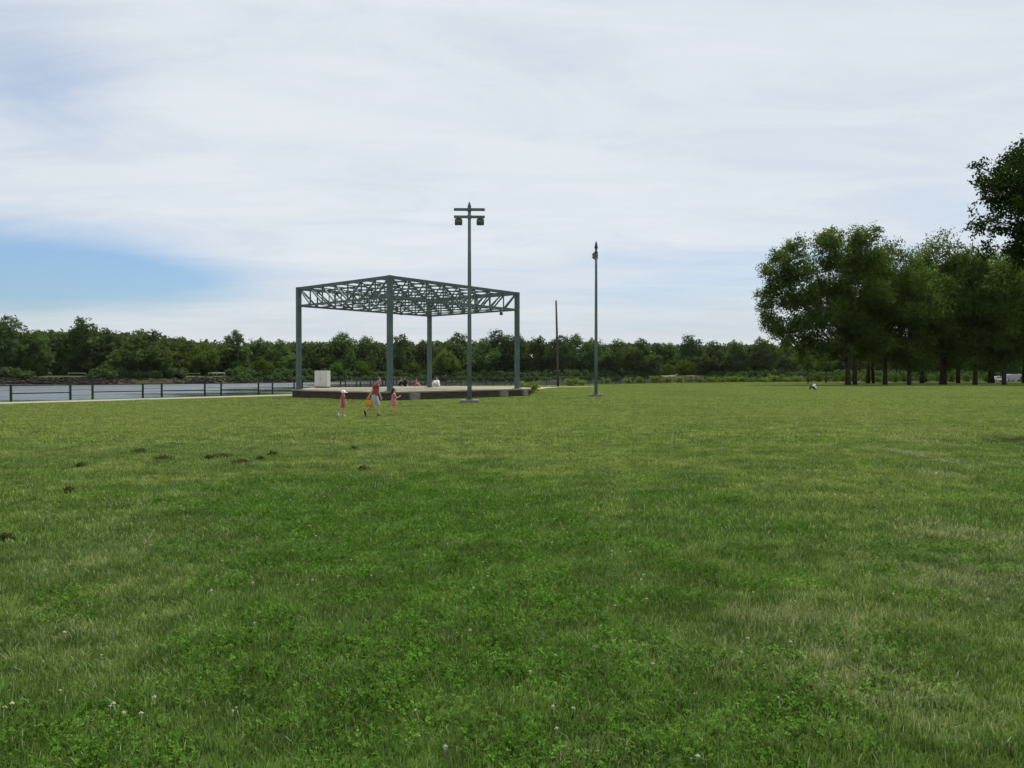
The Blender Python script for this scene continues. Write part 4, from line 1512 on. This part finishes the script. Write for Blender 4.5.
def build_grass():
    rs = np.random.RandomState(77)
    spec = [  # tile size, blades, height, width, variants, from, to
        (.5, 1300, .055, .0048, 4, 2.2, 8.0),
        (1., 1900, .058, .0085, 4, 8.0, 20.),
        (2., 2400, .060, .018, 4, 20., 44.),
        (4., 3200, .062, .034, 3, 44., 124.),
        (8., 5200, .065, .07, 3, 124., 190.)]
    meshes, mats, pts, tids, rots, scls = [], [], [], [], [], []
    base = 0
    deck = [Vector(p) for p in DECK]
    fy_, fx_ = [p[1] for p in FENCE], [p[0] for p in FENCE]
    def blocked(x, y, size):
        if y < 46: return False
        if x < np.interp(y, fy_, fx_) + 3.9 + size * .5: return True
        for (ax, ay), (bx, by) in zip(PATH2, PATH2[1:]):
            a, b = Vector((ax, ay)), Vector((bx, by)); e = b - a
            t = max(0, min(1, (Vector((x, y)) - a).dot(e) / e.length_squared))
            if (a + e * t - Vector((x, y))).length < 1.8 + size * .55: return True
        # stage, path and water are bare
        for i in range(len(FENCE) - 1):
            a, b = Vector(FENCE[i]), Vector(FENCE[i + 1])
            d = (b - a); L = d.length; d.normalize()
            q = Vector((x, y)) - a
            s = q.dot(d)
            if -3 < s < L + 3:
                off = q.x * d.y - q.y * d.x
                if off < 3.95 + size * .55: return True
        inside = False
        n = len(deck)
        for i in range(n):
            a, b = deck[i], deck[(i + 1) % n]
            if (a.y > y) != (b.y > y) and x < (b.x - a.x) * (y - a.y) / (b.y - a.y) + a.x: inside = not inside
            e = (b - a); t = max(0, min(1, (Vector((x, y)) - a).dot(e) / e.length_squared))
            if (a + e * t - Vector((x, y))).length < .1 + size * .55: return True
        return inside
    for size, n, h, w, nv, d0, d1 in spec:
        for _ in range(nv):
            meshes.append(weld(np_mesh('blades', blades(rs, n, size * 1.08, h, w), 4))); mats.append(M_blade)
        y = d0 + size / 2
        while y < d1 + size / 2:
            hw = y * .70 + 2.5
            for x in np.arange(-hw, hw, size):
                px, py = x + rs.uniform(-.1, .1) * size, y
                if blocked(px, py, size): continue
                pts.append((px, py, 0)); tids.append(base + rs.randint(nv))
                rots.append((0, 0, rs.randint(4) * math.pi / 2 + rs.normal(0, .1)))
                k = rs.uniform(.8, 1.2)
                scls.append((1.03, 1.03, k))
            y += size
        base += nv
    instancer('grass', 'short mown green grass covering the lawn', 'grass', meshes, mats, pts, tids, rots, scls)
    # clover
    meshes, mats, pts, tids, rots, scls = [], [], [], [], [], []
    for _ in range(4):
        meshes.append(np_mesh('clover', clover_tile(rs, 170, .5), 4)); mats.append(M_clover)
    for _ in range(2):
        meshes.append(flower_mesh(rs)); mats.append(M_flower)
    SP = [(450, 660, 1.5, 1.9), (440, 545, 1.9, 1.7), (400, 500, 3.0, 2.0), (700, 745, .7, .4), (60, 745, .6, .4), (930, 560, .7, .7), (800, 700, .6, .5), (600, 700, 1., .8)]
    def dens(x, y):
        v = 0
        for px, py, rx, ry in SP:
            d = 1400 / (py - HY); x0 = (px - CX) / FPX * d
            v += math.exp(-((x - x0) / rx) ** 2 - ((y - d) / ry) ** 2)
        return min(1, v)
    for y in np.arange(2.6, 14, .45):
        for x in np.arange(-y * .7 - 1, y * .7 + 1, .45):
            dn = dens(x, y)
            if rs.uniform() < dn * .9 + .06:
                pts.append((x + rs.normal(0, .06), y + rs.normal(0, .06), rs.uniform(-.012, .012)))
                tids.append(rs.randint(4)); rots.append((0, 0, rs.uniform(0, 6.28))); scls.append((1, 1, 1))
            for _ in range(rs.poisson((.16 + .9 * dn) * .8)):
                pts.append((x + rs.uniform(-.22, .22), y + rs.uniform(-.22, .22), -.02))
                tids.append(4 + rs.randint(2)); rots.append((rs.normal(0, .2), rs.normal(0, .2), rs.uniform(0, 6.28)))
                k = rs.uniform(.75, 1.25); scls.append((k, k, k * rs.uniform(.7, 1.)))
    for _ in range(130):
        y = rs.uniform(13, 26); x = rs.uniform(-.65, .65) * y
        pts.append((x, y, -.01)); tids.append(4 + rs.randint(2)); rots.append((0, 0, 0)); scls.append((1.1, 1.1, .9))
    instancer('clover', 'white flowering clover growing in the lawn', 'clover', meshes, mats, pts, tids, rots, scls)


build_grass()

# ----------------------------------------------------------- light and sky
AZ, EL = math.radians(25), math.radians(62)
sd = Vector((math.cos(EL) * math.sin(AZ), math.cos(EL) * math.cos(AZ), math.sin(EL)))
sun = bpy.data.lights.new('sun', 'SUN')
sun.energy = 4.9
sun.angle = math.radians(.6)
sun.color = (1., .95, .87)
so = bpy.data.objects.new('sun', sun)
COL.objects.link(so)
so.location = sd * 100
so.rotation_euler = sd.to_track_quat('Z', 'Y').to_euler()


def build_sky():
    w = bpy.data.worlds.new('World')
    S.world = w
    w.use_nodes = True
    w.node_tree.nodes.clear()
    t = NT(w.node_tree)
    out = t.n('ShaderNodeOutputWorld')
    bg = t.n('ShaderNodeBackground'); bg.inputs[1].default_value = .08
    sky = t.n('ShaderNodeTexSky', sky_type='NISHITA')
    sky.sun_disc = False
    sky.sun_elevation, sky.sun_rotation = EL, AZ
    sky.air_density, sky.dust_density, sky.ozone_density = 1.0, .6, 1.5
    tc = t.n('ShaderNodeTexCoord')
    D = tc.outputs['Generated']
    sp = t.n('ShaderNodeSeparateXYZ'); t.l(D, sp.inputs[0])
    X, Y, Z = sp.outputs
    # clouds lie on a high flat layer
    zz = t.math('MAXIMUM', t.math('ADD', Z, .09), .03)
    cb = t.n('ShaderNodeCombineXYZ')
    t.l(t.math('DIVIDE', X, zz), cb.inputs[0]); t.l(t.math('DIVIDE', Y, zz), cb.inputs[1])
    mp = t.n('ShaderNodeMapping'); t.l(cb.outputs[0], mp.inputs[0])
    mp.inputs['Rotation'].default_value = (0, 0, .55); mp.inputs['Scale'].default_value = (.5, 1.0, 1)
    mp.inputs['Location'].default_value = (1.7, .4, 0)
    n1 = t.noise(mp.outputs[0], .55, 6, .56, .4)
    n2 = t.noise(mp.outputs[0], 2.1, 8, .66, .9)
    n3 = t.noise(mp.outputs[0], .17, 3, .5)
    # thinner cloud towards given bearings
    az = t.math('ARCTAN2', X, Y)

    def hole(px, py, rx, ry, amp):
        a0 = math.atan((px - CX) / FPX)
        z0 = (HY - py) / FPX / math.sqrt(1 + ((HY - py) / FPX) ** 2 + ((px - CX) / FPX) ** 2)
        e = t.math('ADD', t.math('POWER', t.math('DIVIDE', t.math('SUBTRACT', az, a0), rx), 2), t.math('POWER', t.math('DIVIDE', t.math('SUBTRACT', Z, z0), ry), 2))
        return t.math('MULTIPLY', t.math('EXPONENT', t.math('MULTIPLY', e, -1)), amp)
    h = None
    for q in ((45, 266, .15, .040, .74), (165, 284, .10, .024, .46), (30, 85, .12, .055, .28), (0, 300, .1, .02, .35), (790, 265, .2, .03, .26), (640, 295, .2, .03, .2), (10, 20, .1, .05, .05)):
        v = hole(*q)
        h = v if h is None else t.math('ADD', h, v)
    dn = t.math('ADD', t.math('MULTIPLY', n1, .55), t.math('ADD', t.math('MULTIPLY', n2, .38), t.math('MULTIPLY', n3, .38)))
    dn = t.math('SUBTRACT', t.math('ADD', dn, .22), h)
    cov = t.ramp(dn, .12, .94, .05, .98)
    thick = t.ramp(t.math('ADD', t.math('MULTIPLY', n1, .6), t.math('MULTIPLY', n2, .4)), .32, .68)
    cc = t.mix(thick, (6.7, 7.35, 8.1), (7.95, 8.35, 8.65))
    # bluer, clearer air in the gaps
    skc = t.mix(1., sky.outputs[0], (.78, .94, 1.13), 'MULTIPLY')
    c = t.mix(cov, skc, cc)
    dim = t.ramp(Z, 0., .16, .86, 1.)
    cd = t.n('ShaderNodeCombineXYZ')
    for i in range(3): t.l(dim, cd.inputs[i])
    c = t.mix(1., c, cd.outputs[0], 'MULTIPLY')
    t.l(c, bg.inputs[0])
    t.l(bg.outputs[0], out.inputs[0])


build_sky()

def build_haze():
    m, t, out = new_mat('river_haze')
    v = t.n('ShaderNodeVolumePrincipled')
    v.inputs['Color'].default_value = (.86, .93, 1., 1)
    v.inputs['Density'].default_value = 1.3e-5
    t.l(v.outputs[0], out.inputs['Volume'])
    b = MB().box((0, 3000, 17.), (17000, 13500, 42.))
    tag(b.build('haze', m), kind='stuff', label='thin summer haze over the river', cat='haze')


build_haze()

cam = bpy.data.cameras.new('camera')
cam.sensor_width = 36.
cam.lens = FPX / 1024 * 36.
cam.clip_start = .1
cam.clip_end = 12000
co = bpy.data.objects.new('camera', cam)
COL.objects.link(co)
co.location = (0, 0, HC)
co.rotation_euler = (math.radians(90) - math.atan(9 / FPX), 0, 0)
S.camera = co
S.view_settings.view_transform = 'Standard'
S.view_settings.look = 'None'
S.view_settings.gamma = 1
S.view_settings.exposure = .35
S.cycles.max_bounces = 6
S.cycles.transparent_max_bounces = 6
S.cycles.use_denoising = True
